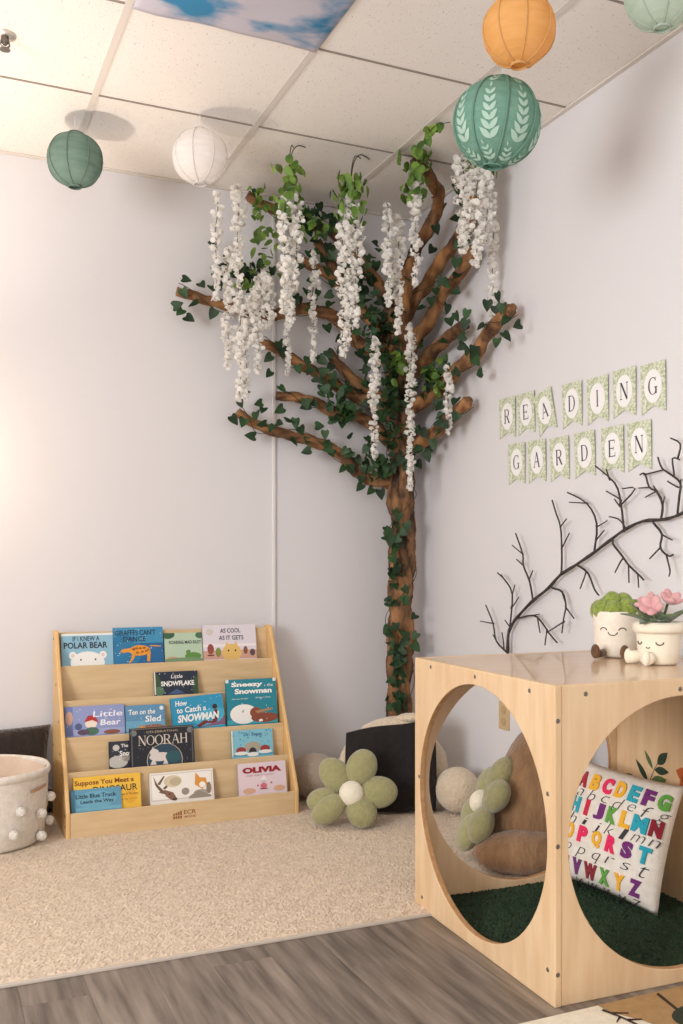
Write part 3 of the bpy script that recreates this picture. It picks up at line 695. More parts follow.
book('light blue book with a white polar bear peeking over the top tier lip', 4, .531, .742, .764, (140,186,208),
  [('e',.5,.06,.33,.36,(236,236,230)),('e',.22,.30,.07,.12,(236,236,230)),('e',.8,.30,.07,.12,(236,236,230)),('e',.22,.30,.035,.06,(220,204,196)),('e',.8,.30,.035,.06,(220,204,196)),('e',.37,.16,.016,.03,K1),('e',.65,.16,.016,.03,K1),('r',0,.93,1,1,(226,232,232))],
  [('IF I KNEW A',.48,.83,.52,.15,K1,.0,0),('POLAR BEAR',.47,.62,.84,.2,K1,.012,0)])
book('deep blue book with a spotted giraffe under stars on the top tier', 4, .744, .955, .784, (24,98,150),
  [('r',0,.55,1,1,(60,140,180)),('e',.2,.3,.35,.5,(34,116,160)),('dots',40,.012,0,1,(190,220,226)),('e',.52,.34,.21,.15,(226,150,44)),('p',[(.34,.30),(.24,.30),(.21,.34),(.25,.40),(.38,.42)],(226,150,44)),('p',[(.24,.40),(.16,.38),(.13,.31),(.2,.28),(.27,.31)],(226,150,44)),('p',[(.62,.4),(.74,.3),(.72,.02),(.66,.02),(.67,.26),(.58,.3)],(226,150,44)),('p',[(.38,.36),(.34,.1),(.29,.0),(.33,.0),(.4,.12),(.46,.3)],(226,150,44)),('e',.40,.38,.035,.04,(150,84,30)),('e',.47,.28,.03,.03,(150,84,30)),('e',.57,.30,.03,.03,(150,84,30)),('e',.65,.32,.03,.03,(150,84,30)),('e',.46,.40,.03,.03,(150,84,30)),('e',.53,.40,.03,.03,(150,84,30)),('e',.61,.41,.03,.03,(150,84,30)),('e',.69,.36,.02,.03,(150,84,30)),('p',[(.72,.45),(.95,.43),(.95,.46),(.74,.48)],(226,150,44))],
  [("GIRAFFES CAN'T",.44,.85,.82,.15,(18,40,60),.0,0),('DANCE',.42,.67,.45,.14,(18,40,60),.0,0)])
book('pale green book with leafy corners between giraffe book and lilac book', 4, .960, 1.126, .755, (180,202,176),
  [('e',.1,.95,.18,.16,(48,92,66)),('e',.95,.9,.12,.12,(70,110,80)),('e',.75,.16,.22,.13,(92,140,62)),('e',.62,.3,.06,.08,(92,140,62)),('e',.2,.06,.16,.1,(200,160,120)),('e',.5,.02,.6,.09,(120,150,110)),('e',.66,.34,.015,.03,K1)],
  [('ROARING MAD RILEY',.55,.66,.85,.12,(48,60,56),.0,0)])
book('pale lilac book with lettering and cones on the top tier right', 4, 1.129, 1.374, .784, (222,214,222),
  [('r',0,0,1,.25,(206,160,140)),('r',0,.36,1,.44,(236,228,230)),('e',.53,.18,.18,.26,(226,186,106)),('p',[(.36,.2),(.45,.52),(.5,.3)],(226,186,106)),('p',[(.70,.2),(.61,.52),(.56,.3)],(226,186,106)),('e',.14,.3,.06,.15,(150,70,60)),('e',.28,.2,.05,.14,(130,140,70)),('e',.79,.24,.04,.12,(130,84,60)),('e',.92,.17,.05,.1,(90,70,70)),('e',.47,.24,.016,.03,K1),('e',.6,.24,.016,.03,K1),('e',.13,.80,.06,.1,(206,200,190)),('r',.08,.1,.2,.14,(96,40,40))],
  [('AS COOL',.52,.83,.38,.13,(60,62,70),.0,0),('AS IT GETS',.53,.62,.46,.13,(60,62,70),.0,0)])
book('small dark navy book with white snow lettering alone on the second tier', 3, .900, 1.088, .597, (26,40,58),
  [('e',.05,.5,.1,.4,(52,78,52)),('e',.97,.3,.1,.45,(52,78,52)),('e',.1,.15,.12,.2,(84,120,90)),('dots',18,.012,0,1,(220,224,220)),('r',-.0,0,.03,1,(224,220,210)),('p',[(.3,0),(.5,.22),(.7,0)],(60,90,130))],
  [('Little',.52,.78,.26,.17,W1,-.005,.2),('SNOWFLAKE',.53,.47,.76,.22,W1,.02,0)])
book('lavender blue book with a red hatted child at the left of the third tier', 2, .527, .762, .482, (142,152,196),
  [('r',0,0,.13,1,(110,124,176)),('e',.07,.6,.06,.24,(200,160,140)),('r',.13,0,1,.2,(160,166,206)),('e',.43,.38,.1,.16,(238,220,206)),('p',[(.32,.44),(.38,.66),(.5,.66),(.56,.4),(.45,.5)],(176,44,44)),('e',.44,.12,.12,.14,(70,110,90)),('e',.22,.3,.06,.12,(80,90,130)),('e',.3,.1,.1,.1,(90,70,90)),('e',.78,.06,.14,.08,(140,84,60)),('dots',22,.01,.1,1,(228,228,240))],
  [('Little',.72,.70,.5,.2,(236,236,246),.0,.1),('Bear',.76,.40,.34,.2,(236,236,246),.01,.1)])
book('blue book with white lettering between lavender and turquoise books, third tier', 2, .766, .928, .473, (92,144,180),
  [('r',0,0,1,.4,(108,168,196)),('e',.7,.12,.3,.12,(150,104,80)),('e',.4,.1,.1,.12,(206,150,80)),('e',.92,.85,.05,.08,(230,234,236)),('dots',20,.012,.1,1,(200,218,230))],
  [('Ten on the',.42,.74,.68,.2,W1,.0,.1),('Sled',.7,.46,.4,.24,W1,.01,.1)])
book('turquoise book with slanting white letters and a scarf, third tier', 2, .965, 1.190, .498, (42,148,186),
  [('e',.8,.25,.4,.3,(64,170,200)),('p',[(.45,.06),(.6,.2),(.75,.15),(.84,.32),(.8,.5),(.86,.52),(.9,.3),(.82,.06),(.65,.1),(.5,0)],(120,40,40)),('e',.83,.6,.05,.08,(50,36,44)),('p',[(.3,0),(.5,.0),(.9,.12),(1,.3),(1,0)],(130,90,120)),('dots',26,.012,0,1,(220,236,240))],
  [('How',.2,.82,.22,.17,W1,.01,.1),('to Catch a',.38,.60,.56,.18,W1,.01,.1),('SNOWMAN',.50,.33,.78,.24,W1,.03,.15)], roll=-.06)
book('tall teal book with round white snowy face at the right of third tier', 2, 1.194, 1.421, .557, (30,132,150),
  [('r',0,.93,.06,1,(228,230,226)),('r',.94,.93,1,1,(228,230,226)),('r',0,0,1,.1,(60,160,176)),('e',.33,.22,.27,.22,(238,236,230)),('p',[(.3,.28),(.34,.33),(.31,.24)],K1),('e',.74,.12,.27,.11,(134,70,50)),('e',.57,.24,.12,.12,(134,70,50)),('p',[(.55,.28),(.9,.33),(.92,.29),(.6,.22)],(170,130,90)),('e',.66,.06,.04,.03,(240,236,230)),('dots',14,.012,0,1,(210,230,232))],
  [('Sneezy',.42,.87,.62,.13,W1,.03,.05),('the',.88,.85,.12,.07,W1,.0,0),('Snowman',.54,.73,.74,.12,W1,.03,.05),('Maureen Wright',.27,.56,.32,.035,W1,0,0),('Stephen Gilpin',.73,.57,.3,.035,W1,0,0)])
book('small dark snow scene book half hidden behind the tall black book', 1, .688, .800, .343, (40,44,56),
  [('e',.3,.2,.35,.24,(190,188,180)),('e',.25,.75,.12,.12,(200,196,188)),('e',.6,.35,.15,.15,(150,140,130)),('dots',14,.03,0,1,(216,214,206))],
  [('The',.55,.82,.26,.13,W1,0,0),('Snow',.62,.52,.5,.2,W1,.01,0)])
nb = book('tall black book with silver lettering and a white animal, fourth tier', 1, .768, 1.031, .391, (28,30,40),
  [('r',.01,.96,.99,.98,(120,112,100)),('e',.06,.87,.05,.08,(120,120,124)),('e',.94,.87,.05,.08,(120,120,124)),('dots',60,.008,0,.9,(120,124,140)),('e',.53,.1,.28,.46,(190,176,150)),('e',.53,.1,.27,.445,(40,66,84)),('e',.46,.2,.17,.12,(214,206,200)),('e',.37,.32,.07,.1,(214,206,200)),('e',.66,.18,.12,.16,(36,84,92)),('p',[(.33,.36),(.34,.48),(.38,.4)],(214,206,200)),('p',[(.3,0),(.36,.2),(.4,0)],(214,206,200)),('p',[(.5,0),(.54,.18),(.58,0)],(214,206,200)),('r',.02,0,.04,.9,(90,88,92)),('r',.96,0,.98,.9,(90,88,92))], [], fwd=.012)
hv = .391-CZ-LF[1]-(LT[1]-LF[1]); mbn = MB()
for i, ch in enumerate('NOORAH'):
    put(mbn, serif_geo(ch), (-.082+i*.034,-.0055,(LT[1]-LF[1])+hv*.66), (1,0,0), (0,0,1), .032, hv*.26)
mbn.build('title', flat((214,204,190)), nb.children[0])
mbn = MB(); put(mbn, text_geo('CELEBRATING', 0), (.0,-.0055,(LT[1]-LF[1])+hv*.88), (1,0,0), (0,0,1), .13, hv*.055); mbn.build('subtitle', flat((190,170,140)), nb.children[0])
book('pale blue book with small red hats at the right of the fourth tier', 1, 1.194, 1.377, .351, (128,190,208),
  [('dots',34,.02,.3,1,(70,130,160)),('r',0,0,1,.08,(84,160,186)),('e',.5,.34,.2,.2,(170,160,140)),('e',.22,.22,.12,.14,(150,56,56)),('e',.8,.24,.12,.14,(150,56,56)),('e',.22,.12,.16,.07,(236,232,226)),('e',.8,.13,.16,.07,(236,232,226)),('e',.5,.16,.09,.16,(40,40,48)),('e',.5,.06,.14,.08,(236,232,226)),('r',0,.0,.03,1,(234,226,206))],
  [('Dr. Seuss',.52,.83,.44,.13,(24,84,130),.0,.1)])
book('yellow dinosaur book standing behind the small blue book, lowest tier', 0, .540, .799, .227, (236,188,62),
  [('e',.84,.3,.1,.22,(226,170,50))],
  [('Suppose You Meet a',.46,.80,.88,.2,(124,60,24),.012,0),('DINOSAUR',.62,.58,.66,.2,(44,40,34),.0,0),('A First Book of Manners',.75,.38,.42,.07,(90,60,30),0,0),('by Judy Sierra',.8,.22,.3,.06,(150,100,40),0,0)], t=.008)
book('small blue truck title book in front of the yellow book, lowest tier', 0, .528, .720, .184, (92,150,176),
  [('r',0,0,.09,1,(66,118,146)),('r',.09,.0,1,.16,(110,170,190)),('e',.5,.5,.4,.4,(104,164,188))],
  [('Little Blue Truck',.5,.68,.8,.2,(24,44,60),.012,0),('Leads the Way',.52,.40,.66,.2,(24,44,60),.012,0)], fwd=.016, t=.006)
FOX = (222,150,60)
book('white landscape book with antlered deer and fox drawings, lowest tier', 0, .834, 1.096, .218, (236,230,220),
  [('r',.02,.05,.98,.95,(216,206,196)),('r',.035,.09,.965,.92,(240,236,228)),('p',[(.06,.9),(.12,.62),(.2,.42),(.27,.3),(.24,.24),(.16,.36),(.09,.58)],(112,84,66)),('p',[(.12,.62),(.22,.88),(.24,.86),(.16,.58)],(112,84,66)),('p',[(.2,.46),(.33,.7),(.35,.68),(.24,.42)],(112,84,66)),('p',[(.22,.42),(.36,.30),(.42,.06),(.33,.04),(.24,.2)],(132,98,74)),('p',[(.22,.38),(.13,.34),(.2,.28)],(120,90,70)),('e',.30,.26,.012,.03,K1),('e',.38,.07,.04,.05,(90,66,54)),('e',.36,.68,.14,.2,(214,200,170)),('e',.40,.66,.09,.14,(190,176,146)),('e',.55,.3,.06,.12,(150,140,130)),('p',[(.7,.5),(.72,.9),(.79,.72),(.88,.7),(.9,.5),(.82,.32)],FOX),('e',.82,.48,.05,.1,(244,240,232)),('e',.8,.22,.12,.1,(170,160,146)),('p',[(.6,.1),(.75,.3),(.95,.1),(.95,.04),(.6,.04)],(150,140,126)),('e',.92,.35,.04,.2,(140,120,100))], [])
book('pale pink book with dark red capital letters at right of lowest tier', 0, 1.200, 1.412, .2245, (224,206,212),
  [('e',.52,.36,.05,.1,(210,190,200)),('p',[(.46,.4),(.53,.6),(.6,.4)],(236,226,230)),('e',.52,.22,.07,.09,(206,110,120)),('e',.22,.08,.13,.1,(214,170,140)),('e',.84,.1,.12,.1,(214,170,140)),('e',.4,.24,.02,.03,(190,60,60)),('e',.68,.3,.02,.03,(190,60,60)),('r',.44,.1,.6,.14,(150,60,70))],
  [('OLIVIA',.5,.76,.8,.2,(150,22,34),.05,0),('helps with Christmas',.46,.58,.56,.06,(150,60,70),0,0)])
# ------------------------------------------------------------------ pennant cards on the right wall
def card_material():
    m = mat('card_leaf_print', (214,217,194), .8, (176,185,150), 60, lo=.4, hi=.55)
    nt = m.node_tree; N = nt.nodes; L = nt.links; b = N['Principled BSDF']; src = b.inputs['Base Color'].links[0].from_socket
    v = N.new('ShaderNodeTexVoronoi'); v.inputs['Scale'].default_value = 125; tc = N.new('ShaderNodeTexCoord'); L.new(tc.outputs['Object'], v.inputs['Vector'])
    r = N.new('ShaderNodeValToRGB'); r.color_ramp.elements[0].position = .3; r.color_ramp.elements[1].position = .42
    L.new(v.outputs['Distance'], r.inputs['Fac']); mx = N.new('ShaderNodeMixRGB'); mx.inputs[1].default_value = lin((226,228,212))+(1,)
    L.new(r.outputs['Color'], mx.inputs[0]); L.new(src, mx.inputs[2])
    L.new(mx.outputs[0], b.inputs['Base Color']); return m
CARD = card_material(); OVAL = flat((242,240,238)); DARKL = flat((52,46,62))
ordn = ['first','second','third','fourth','fifth','sixth','last']
def card(ch, y, z, tilt, label):
    t = thing('pennant_card', label, 'pennant', (XW-.0045, y, z), (0,0,0), 'letter pennants on the right wall')
    t.matrix_basis = Matrix.Translation((XW-.006, y, z)) @ frame((0,-1,0), (-.03,sin(radians(tilt)),1)).to_4x4()
    w, h = .0575, .083; cut = .024
    MB().add([(-w,0,-h),(0,0,-h+cut),(w,0,-h),(w,0,h),(0,0,h),(-w,0,h),(-w,.0008,-h),(0,.0008,-h+cut),(w,.0008,-h),(w,.0008,h),(0,.0008,h),(-w,.0008,h)],
        [(0,1,4,5),(1,2,3,4),(11,10,7,6),(10,9,8,7),(0,6,7,1),(1,7,8,2),(2,8,9,3),(3,9,11,5),(5,11,6,0)]).build('card', CARD, t)
    mb = MB(); mb.add([(.041*cos(2*pi*i/32),-.0006,.055*sin(2*pi*i/32)+.006) for i in range(32)], [tuple(range(32))]); mb.build('white_oval', OVAL, t)
    mb = MB(); put(mb, serif_geo(ch), (0,-.0011,.006), (1,0,0), (0,0,1), .042 if ch != 'I' else .036, .058); mb.build('printed_letter', DARKL, t)
for i, (ch, y, z, tl) in enumerate((('R',3.318,1.661,-1),('E',3.185,1.660,1),('A',3.059,1.648,13),('D',2.892,1.649,0),('I',2.746,1.644,0),('N',2.605,1.647,-1),('G',2.464,1.640,0))):
    card(ch, y, z-.009, tl, 'leafy green pennant card lettered %s, %s in the upper row' % (ch, ordn[i]))
for i, (ch, y, z, tl) in enumerate((('G',3.251,1.466,-1),('A',3.112,1.462,0),('R',2.968,1.457,1),('D',2.818,1.458,1),('E',2.666,1.457,0),('N',2.53,1.456,0))):
    card(ch, y, z-.009, tl, 'leafy green pennant card lettered %s, %s in the lower row' % (ch, ordn[i] if i < 5 else 'last'))
# ------------------------------------------------------------------ black twig garland
GMAIN= [(3.281,0.688),(3.277,0.764),(3.252,0.804),(3.212,0.839),(3.108,0.907),(3.004,0.96),(2.934,1.009),(2.838,1.048),(2.734,1.093),(2.661,1.128),(2.576,1.167),(2.487,1.192),(2.403,1.193),(2.356,1.198),(2.308,1.21),(2.236,1.237),(2.118,1.263)]
GTWIG= [[(3.287,0.691),(3.358,0.732),(3.376,0.804),(3.425,0.879)],[(3.358,0.732),(3.394,0.756)],[(3.376,0.804),(3.45,0.81)],[(3.31,0.729),(3.328,0.77)],[(3.264,0.804),(3.241,0.928),(3.287,0.986),(3.334,1.015)],[(3.241,0.928),(3.207,0.968)],[(3.252,0.87),(3.212,0.92)],[(3.281,0.98),(3.287,1.009)],[(3.269,0.797),(3.299,0.822)],[(3.108,0.913),(3.124,0.982),(3.162,1.045),(3.162,1.09),(3.207,1.174)],[(3.162,1.045),(3.216,1.07)],[(3.162,1.09),(3.207,1.126)],[(3.124,0.995),(3.103,1.026)],[(3.212,0.833),(3.097,0.851),(3.034,0.823),(2.989,0.789),(2.934,0.757)],[(3.071,0.843),(3.068,0.784)],[(3.004,0.8),(3.002,0.742)],[(3.097,0.851),(3.061,0.858)],[(2.984,0.961),(2.914,0.947),(2.885,0.897),(2.89,0.855),(2.895,0.795)],[(2.885,0.891),(2.849,0.851)],[(2.89,0.837),(2.989,0.792)],[(2.914,0.944),(2.905,0.902)],[(2.925,1.028),(2.925,1.11),(2.934,1.19),(2.963,1.244),(2.988,1.293)],[(2.934,1.19),(2.871,1.216)],[(2.925,1.109),(2.883,1.165)],[(2.736,1.095),(2.719,1.193),(2.771,1.268),(2.878,1.314)],[(2.771,1.268),(2.851,1.276)],[(2.718,1.182),(2.672,1.202)],[(2.724,1.135),(2.681,1.169)],[(2.58,1.167),(2.593,1.263),(2.62,1.329),(2.719,1.397)],[(2.595,1.25),(2.509,1.301),(2.562,1.304)],[(2.577,1.178),(2.608,1.204),(2.657,1.215)],[(2.825,1.044),(2.762,1.017),(2.719,0.962),(2.686,0.941)],[(2.779,1.016),(2.793,0.961)],[(2.636,1.12),(2.588,1.082),(2.542,1.045),(2.481,1.009),(2.461,0.998)],[(2.587,1.061),(2.599,1.02)],[(2.545,1.04),(2.547,0.987)],[(2.496,1.014),(2.477,0.973)],[(2.595,1.245),(2.638,1.274)],[(2.595,1.271),(2.653,1.303)],[(2.642,1.339),(2.669,1.381)],[(2.403,1.196),(2.396,1.239),(2.424,1.285),(2.459,1.302),(2.48,1.348),(2.505,1.347)],[(2.459,1.302),(2.509,1.303)],[(2.4,1.22),(2.386,1.267)],[(2.403,1.264),(2.42,1.304)],[(2.431,1.285),(2.484,1.271)],[(2.48,1.346),(2.403,1.355)],[(2.329,1.211),(2.32,1.268),(2.316,1.306),(2.362,1.338),(2.396,1.36),(2.413,1.396)],[(2.316,1.306),(2.297,1.313)],[(2.342,1.336),(2.339,1.384),(2.297,1.375)],[(2.326,1.292),(2.359,1.314)],[(2.297,1.424),(2.352,1.45)],[(2.438,1.185),(2.396,1.147),(2.4,1.103),(2.362,1.076),(2.336,1.08)],[(2.389,1.142),(2.336,1.126)],[(2.4,1.103),(2.445,1.067)],[(2.369,1.078),(2.342,1.03),(2.336,1.011)]]
tg = thing('twig_garland', 'black bare twig garland fixed to the right wall above the cube', 'garland', (XW-.028, 3.28, .69))
def wl_(p, off=0): return (off, p[0]-3.28, p[1]-.69)
ms = spline([wl_(p) for p in GMAIN], 3); k = len(ms)
MB().tube(ms, [.0066-.0018*i/k+.001*sin(i*1.7) for i in range(k)], 8).build('main_stem', BLACKTWIG, tg, True)
grown = [p.copy() for p in ms]
for tw in GTWIG:
    n_ = len(tw); dirx = random.uniform(-.022,.012); q0 = Vector(wl_(tw[0])); near = min(grown, key=lambda p: (p.y-q0.y)**2+(p.z-q0.z)**2)
    base = [near.copy()] if (near-q0).length < .07 else []
    pts = spline(base+[Vector(wl_((p[0], p[1]), near.x+dirx*i/(n_-1))) for i, p in enumerate(tw)], 3); k = len(pts); grown += pts[2:]
    MB().tube(pts, [(.0044 if n_ > 3 else .0034)*(1-.35*i/k) for i in range(k)], 6).build('twig', BLACKTWIG, tg, True)

# ------------------------------------------------------------------ twisted paper tree in the corner
BL= [[(1.297,1.729),(1.363,1.693),(1.434,1.665),(1.55,1.64),(1.678,1.615),(1.796,1.57),(1.917,1.467),(2.028,1.438),(2.098,1.426)],[(1.486,1.818),(1.577,1.817),(1.678,1.8),(1.782,1.756),(1.917,1.741),(2.028,1.643),(2.098,1.56)],[(1.41,2.051),(1.491,2.027),(1.606,1.969),(1.753,1.903),(1.855,1.849),(1.975,1.792),(2.087,1.694)],[(1.743,2.041),(1.812,1.968),(1.933,1.879),(2.055,1.811)],[(1.024,2.241),(1.141,2.219),(1.26,2.2),(1.363,2.182),(1.467,2.184),(1.593,2.225),(1.723,2.22),(1.812,2.178),(1.902,2.088),(1.991,2.045),(2.081,1.957)],[(1.344,2.708),(1.412,2.678),(1.54,2.647),(1.653,2.623),(1.772,2.593),(1.897,2.502),(2.002,2.331),(2.087,2.173)],[(1.582,2.452),(1.668,2.426),(1.773,2.379),(1.886,2.271),(1.98,2.162),(2.076,2.028)],[(1.683,2.549),(1.768,2.43),(1.855,2.291)]]
BR= [[(3.486,2.612),(3.502,2.536),(3.585,2.469),(3.763,2.403),(3.871,2.342),(3.969,2.246),(4.08,2.081),(4.122,1.847)],[(3.462,2.38),(3.585,2.304),(3.736,2.252),(3.843,2.17),(3.939,2.075),(4.07,1.887),(4.101,1.747)],[(3.539,2.077),(3.715,2.046),(3.877,1.998),(4.039,1.906),(4.101,1.796)],[(3.178,2.061),(3.264,2.034),(3.353,2.001),(3.446,1.938),(3.588,1.902),(3.769,1.832),(3.933,1.775),(4.09,1.649)],[(3.51,1.746),(3.662,1.695),(3.824,1.64),(3.969,1.602),(4.09,1.524)]]
UP= [(1.781,3.433,2.745),(1.877,3.489,2.722),(2.009,3.573,2.675),(2.069,3.634,2.637),(2.081,3.727,2.564),(2.052,3.795,2.488),(2.039,3.866,2.371),(2.041,3.93,2.181),(2.042,3.963,1.956)]
TR= [(2.07,4.005,0.255),(2.065,4.007,0.458),(2.074,4.003,0.694),(2.07,4.005,0.882),(2.078,4.002,1.071),(2.087,3.998,1.212),(2.074,4.003,1.353),(2.078,4.002,1.495),(2.074,4.003,1.683),(2.061,4.009,1.872),(2.053,4.013,2.06),(2.039,4.019,2.249)]
LB= [(1.06,2.283),(1.122,2.26),(1.167,2.246),(1.206,2.278),(1.025,2.137),(1.075,2.115),(1.17,2.141),(1.087,2.18),(1.442,2.14),(1.417,1.966),(1.174,2.462),(1.226,2.354),(1.254,2.342),(1.319,2.326),(1.21,2.313),(1.492,1.834),(1.536,1.826),(1.611,1.772),(1.378,1.767),(1.407,1.739),(1.47,1.74),(1.308,1.762),(1.306,1.674),(1.274,1.685),(1.538,1.699),(1.566,1.689),(1.48,1.681),(1.599,1.66),(1.558,1.604),(1.607,1.564),(1.706,1.644),(1.635,1.62),(1.797,1.492),(1.837,1.489),(1.882,1.409),(1.942,1.394),(1.744,1.712),(1.791,1.697),(1.688,1.851),(1.66,1.786),(1.931,1.633),(1.948,1.586),(1.929,1.518),(1.983,1.535),(1.349,1.624),(1.401,1.68),(1.437,1.654),(1.703,1.577),(1.728,1.567),(1.791,1.57),(1.726,2.137),(1.763,2.085),(1.784,2.047),(1.717,2.008),(1.694,1.979),(1.735,1.958),(1.655,1.89),(1.687,1.851),(1.574,1.932),(1.622,2.207),(1.622,2.295),(1.722,2.29),(1.635,2.353),(1.587,2.255),(1.647,2.254),(1.726,2.246),(1.626,1.978),(1.704,1.939),(1.919,2.008),(1.883,2.025),(1.923,2.375),(1.965,2.451),(1.596,2.656),(1.656,2.645),(1.596,2.584),(1.557,2.594),(1.717,2.508),(1.669,2.566),(1.622,2.559),(1.536,2.619),(1.57,2.576),(1.647,2.531),(1.691,2.545),(1.731,2.583),(1.96,2.566),(1.978,2.527),(1.942,2.497)]
LR= [(3.185,2.096),(3.19,2.055),(3.109,1.974),(3.159,1.938),(3.245,1.933),(3.193,2.009),(3.302,2.007),(3.446,2.092),(3.432,2.046),(3.591,2.097),(3.554,2.111),(3.526,2.019),(3.517,1.979),(3.399,1.938),(3.389,1.841),(3.499,1.859),(3.572,2.225),(3.261,2.068),(3.428,1.931),(3.657,1.948),(3.648,1.908),(3.572,2.253),(3.619,2.017),(3.598,2.553),(3.678,2.521),(3.642,2.608),(3.805,1.534),(3.717,1.708),(3.838,1.661),(3.764,1.589),(3.593,1.649),(3.556,1.746),(3.662,1.739),(3.677,1.633)]
LT_= [(1.978,3.936,1.193),(1.976,3.937,1.155),(2.038,3.91,1.193),(1.993,3.93,1.069),(2.045,3.907,0.929),(2.043,3.908,0.88),(2.011,3.922,1.263),(2.003,3.925,1.161),(1.998,3.928,1.02),(2.053,3.904,1.22),(1.961,3.944,0.745),(1.981,3.935,0.725),(2.002,3.926,0.759),(2.076,3.893,0.807),(2.082,3.891,0.717),(2.089,3.887,0.666),(2.02,3.918,0.644),(1.976,3.937,0.512),(1.962,3.944,0.436),(2.04,3.909,0.543),(2.01,3.922,0.396),(2.046,3.907,0.717),(2.015,3.92,0.593),(2.03,3.913,0.683),(2.01,3.922,0.379),(2.04,3.909,0.875),(1.939,3.954,1.369),(1.96,3.944,1.462),(1.99,3.931,1.485),(2.015,3.92,1.522),(2.057,3.901,1.485),(1.956,3.946,1.485)]
TB = Vector((2.07, 4.0, 0)); tree = thing('paper_tree', 'tall tree of twisted brown paper with ivy filling the room corner', 'tree', TB)
def rope(name, pts, r0, r1, lobes, twist, m, crump=.1, sub=9, n=24):
    pts = spline([Vector(p)-TB for p in pts], sub); k = len(pts); ph = random.uniform(0, 6); ck = [random.uniform(-crump, crump) for _ in range(k*n)]
    s = [0]
    for i in range(1, k): s.append(s[-1]+(pts[i]-pts[i-1]).length)
    rs = [r0+(r1-r0)*s[i]/s[-1]+.05*r0*sin(s[i]*31+ph) for i in range(k)]
    def fr(i, th): return .56+.50*abs(sin(lobes/2*(th+twist*s[i]+ph)))**.7+.09*abs(sin(5.5*(th+twist*1.15*s[i])+ph))+ck[i*n+int(round(th/(2*pi)*n)) % n]
    return MB().tube(pts, rs, n, fr=fr).build(name, m, tree, True), pts
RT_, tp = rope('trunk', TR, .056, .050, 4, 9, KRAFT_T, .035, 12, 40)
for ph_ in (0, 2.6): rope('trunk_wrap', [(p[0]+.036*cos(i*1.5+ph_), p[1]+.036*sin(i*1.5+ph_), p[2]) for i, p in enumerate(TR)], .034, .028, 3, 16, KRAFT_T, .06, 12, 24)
branches = []
for i, b in enumerate(BL): o, p = rope('branch', [(x, 4.095 if x < 1.95 else 4.05, z) for x, z in b], .020, .031, 3, 19, KRAFT, .05); branches.append(p)
for i, b in enumerate(BR): o, p = rope('branch', [(2.14 if y < 3.9 else 2.10, y, z) for y, z in b], .025, .034, 3, 17, KRAFT, .05); branches.append(p)
o, p = rope('branch', UP[1:], .024, .034, 3, 17, KRAFT, .05); branches.append(p)
# ivy: vines wound round the branches, single leaves, and the dark mass at the fork
for p in branches+[tp]:
    vp = []; k = len(p)
    for i in range(k):
        a = i*.21; rr = .033 if p is not tp else .072
        d = (p[min(i+1,k-1)]-p[max(i-1,0)]).normalized(); e = d.cross(Vector((.4,.9,.1))).normalized(); f = d.cross(e); vp.append(p[i]+e*rr*cos(a)+f*rr*sin(a))
    MB().tube(vp, .0017, 5).build('vine', STEM, tree, True)
def ivy_mesh(s):
    """heart shaped leaf folded along the midrib, petiole at the origin, tip along -z, face towards -y"""
    out = [(0,.0),(.30,.16),(.46,.02),(.47,-.2),(.36,-.5),(.17,-.8),(0,-1.02)]
    vs = [(0,-.0,0),(0,.02,-.35),(0,.03,-.7),(0,-.02,-1.02)]
    for x, z in out[1:6]: vs.append((x,-.10*x*2-.03*(z*z), z))
    for x, z in out[1:6]: vs.append((-x,-.10*x*2-.03*(z*z), z))
    fs = [(0,1,4),(4,1,5),(5,1,6),(6,1,2),(6,2,7),(7,2,8),(8,2,3)]
    fs = fs+[tuple(reversed([{0:0,1:1,2:2,3:3}.get(i, i+5) for i in f])) for f in fs]
    vs += [(-.012,.0,0),(.012,.0,0),(.01,.10,.34),(-.01,.10,.34)]; fs.append((14,15,16,17))
    return [(x*s,y*s,(z+.5)*s) for x, y, z in vs], fs
def leaf_object(name, s, m):
    me = bpy.data.meshes.new(name); v, f = ivy_mesh(s); me.from_pydata(v, [], f); me.materials.append(m); me.polygons.foreach_set('use_smooth', [True]*len(f)); me.update(); return me
IV = [leaf_object('leaf', s, IVY) for s in (.041,.045,.049)]
def orient(face, roll, tiltx, tiltz):
    return Matrix.Rotation(face+tiltz, 4, 'Z')@Matrix.Rotation(tiltx, 4, 'X')@Matrix.Rotation(roll, 4, 'Y')
nleaf = 0
def put_leaf(p, face, wild=.5):
    global nleaf
    M = Matrix.Translation(Vector(p)-TB)@orient(face, random.gauss(0,.6+wild*.5), random.gauss(-.1,.35*wild*2), random.gauss(0,.4*wild*2))
    share('leaf', random.choice(IV), tree, M); nleaf += 1
for x, z in LB: put_leaf((x, 4.04+random.uniform(-.02,.04), z), -.2)
for y, z in LR: put_leaf((2.09+random.uniform(-.02,.04), y, z), -.9)
for q in LT_: put_leaf((q[0], q[1]-.01, q[2]), -.4)
while nleaf < 250:
    p = random.choice(branches); q = random.choice(p)+TB; e = Vector((random.gauss(0,.03),-abs(random.gauss(.045,.015)),random.gauss(0,.045)))
    if q.y < 3.9: e = Vector((-abs(random.gauss(.045,.015)),random.gauss(0,.03),random.gauss(0,.045)))
    put_leaf(q+e, -.4)
fm = MB()
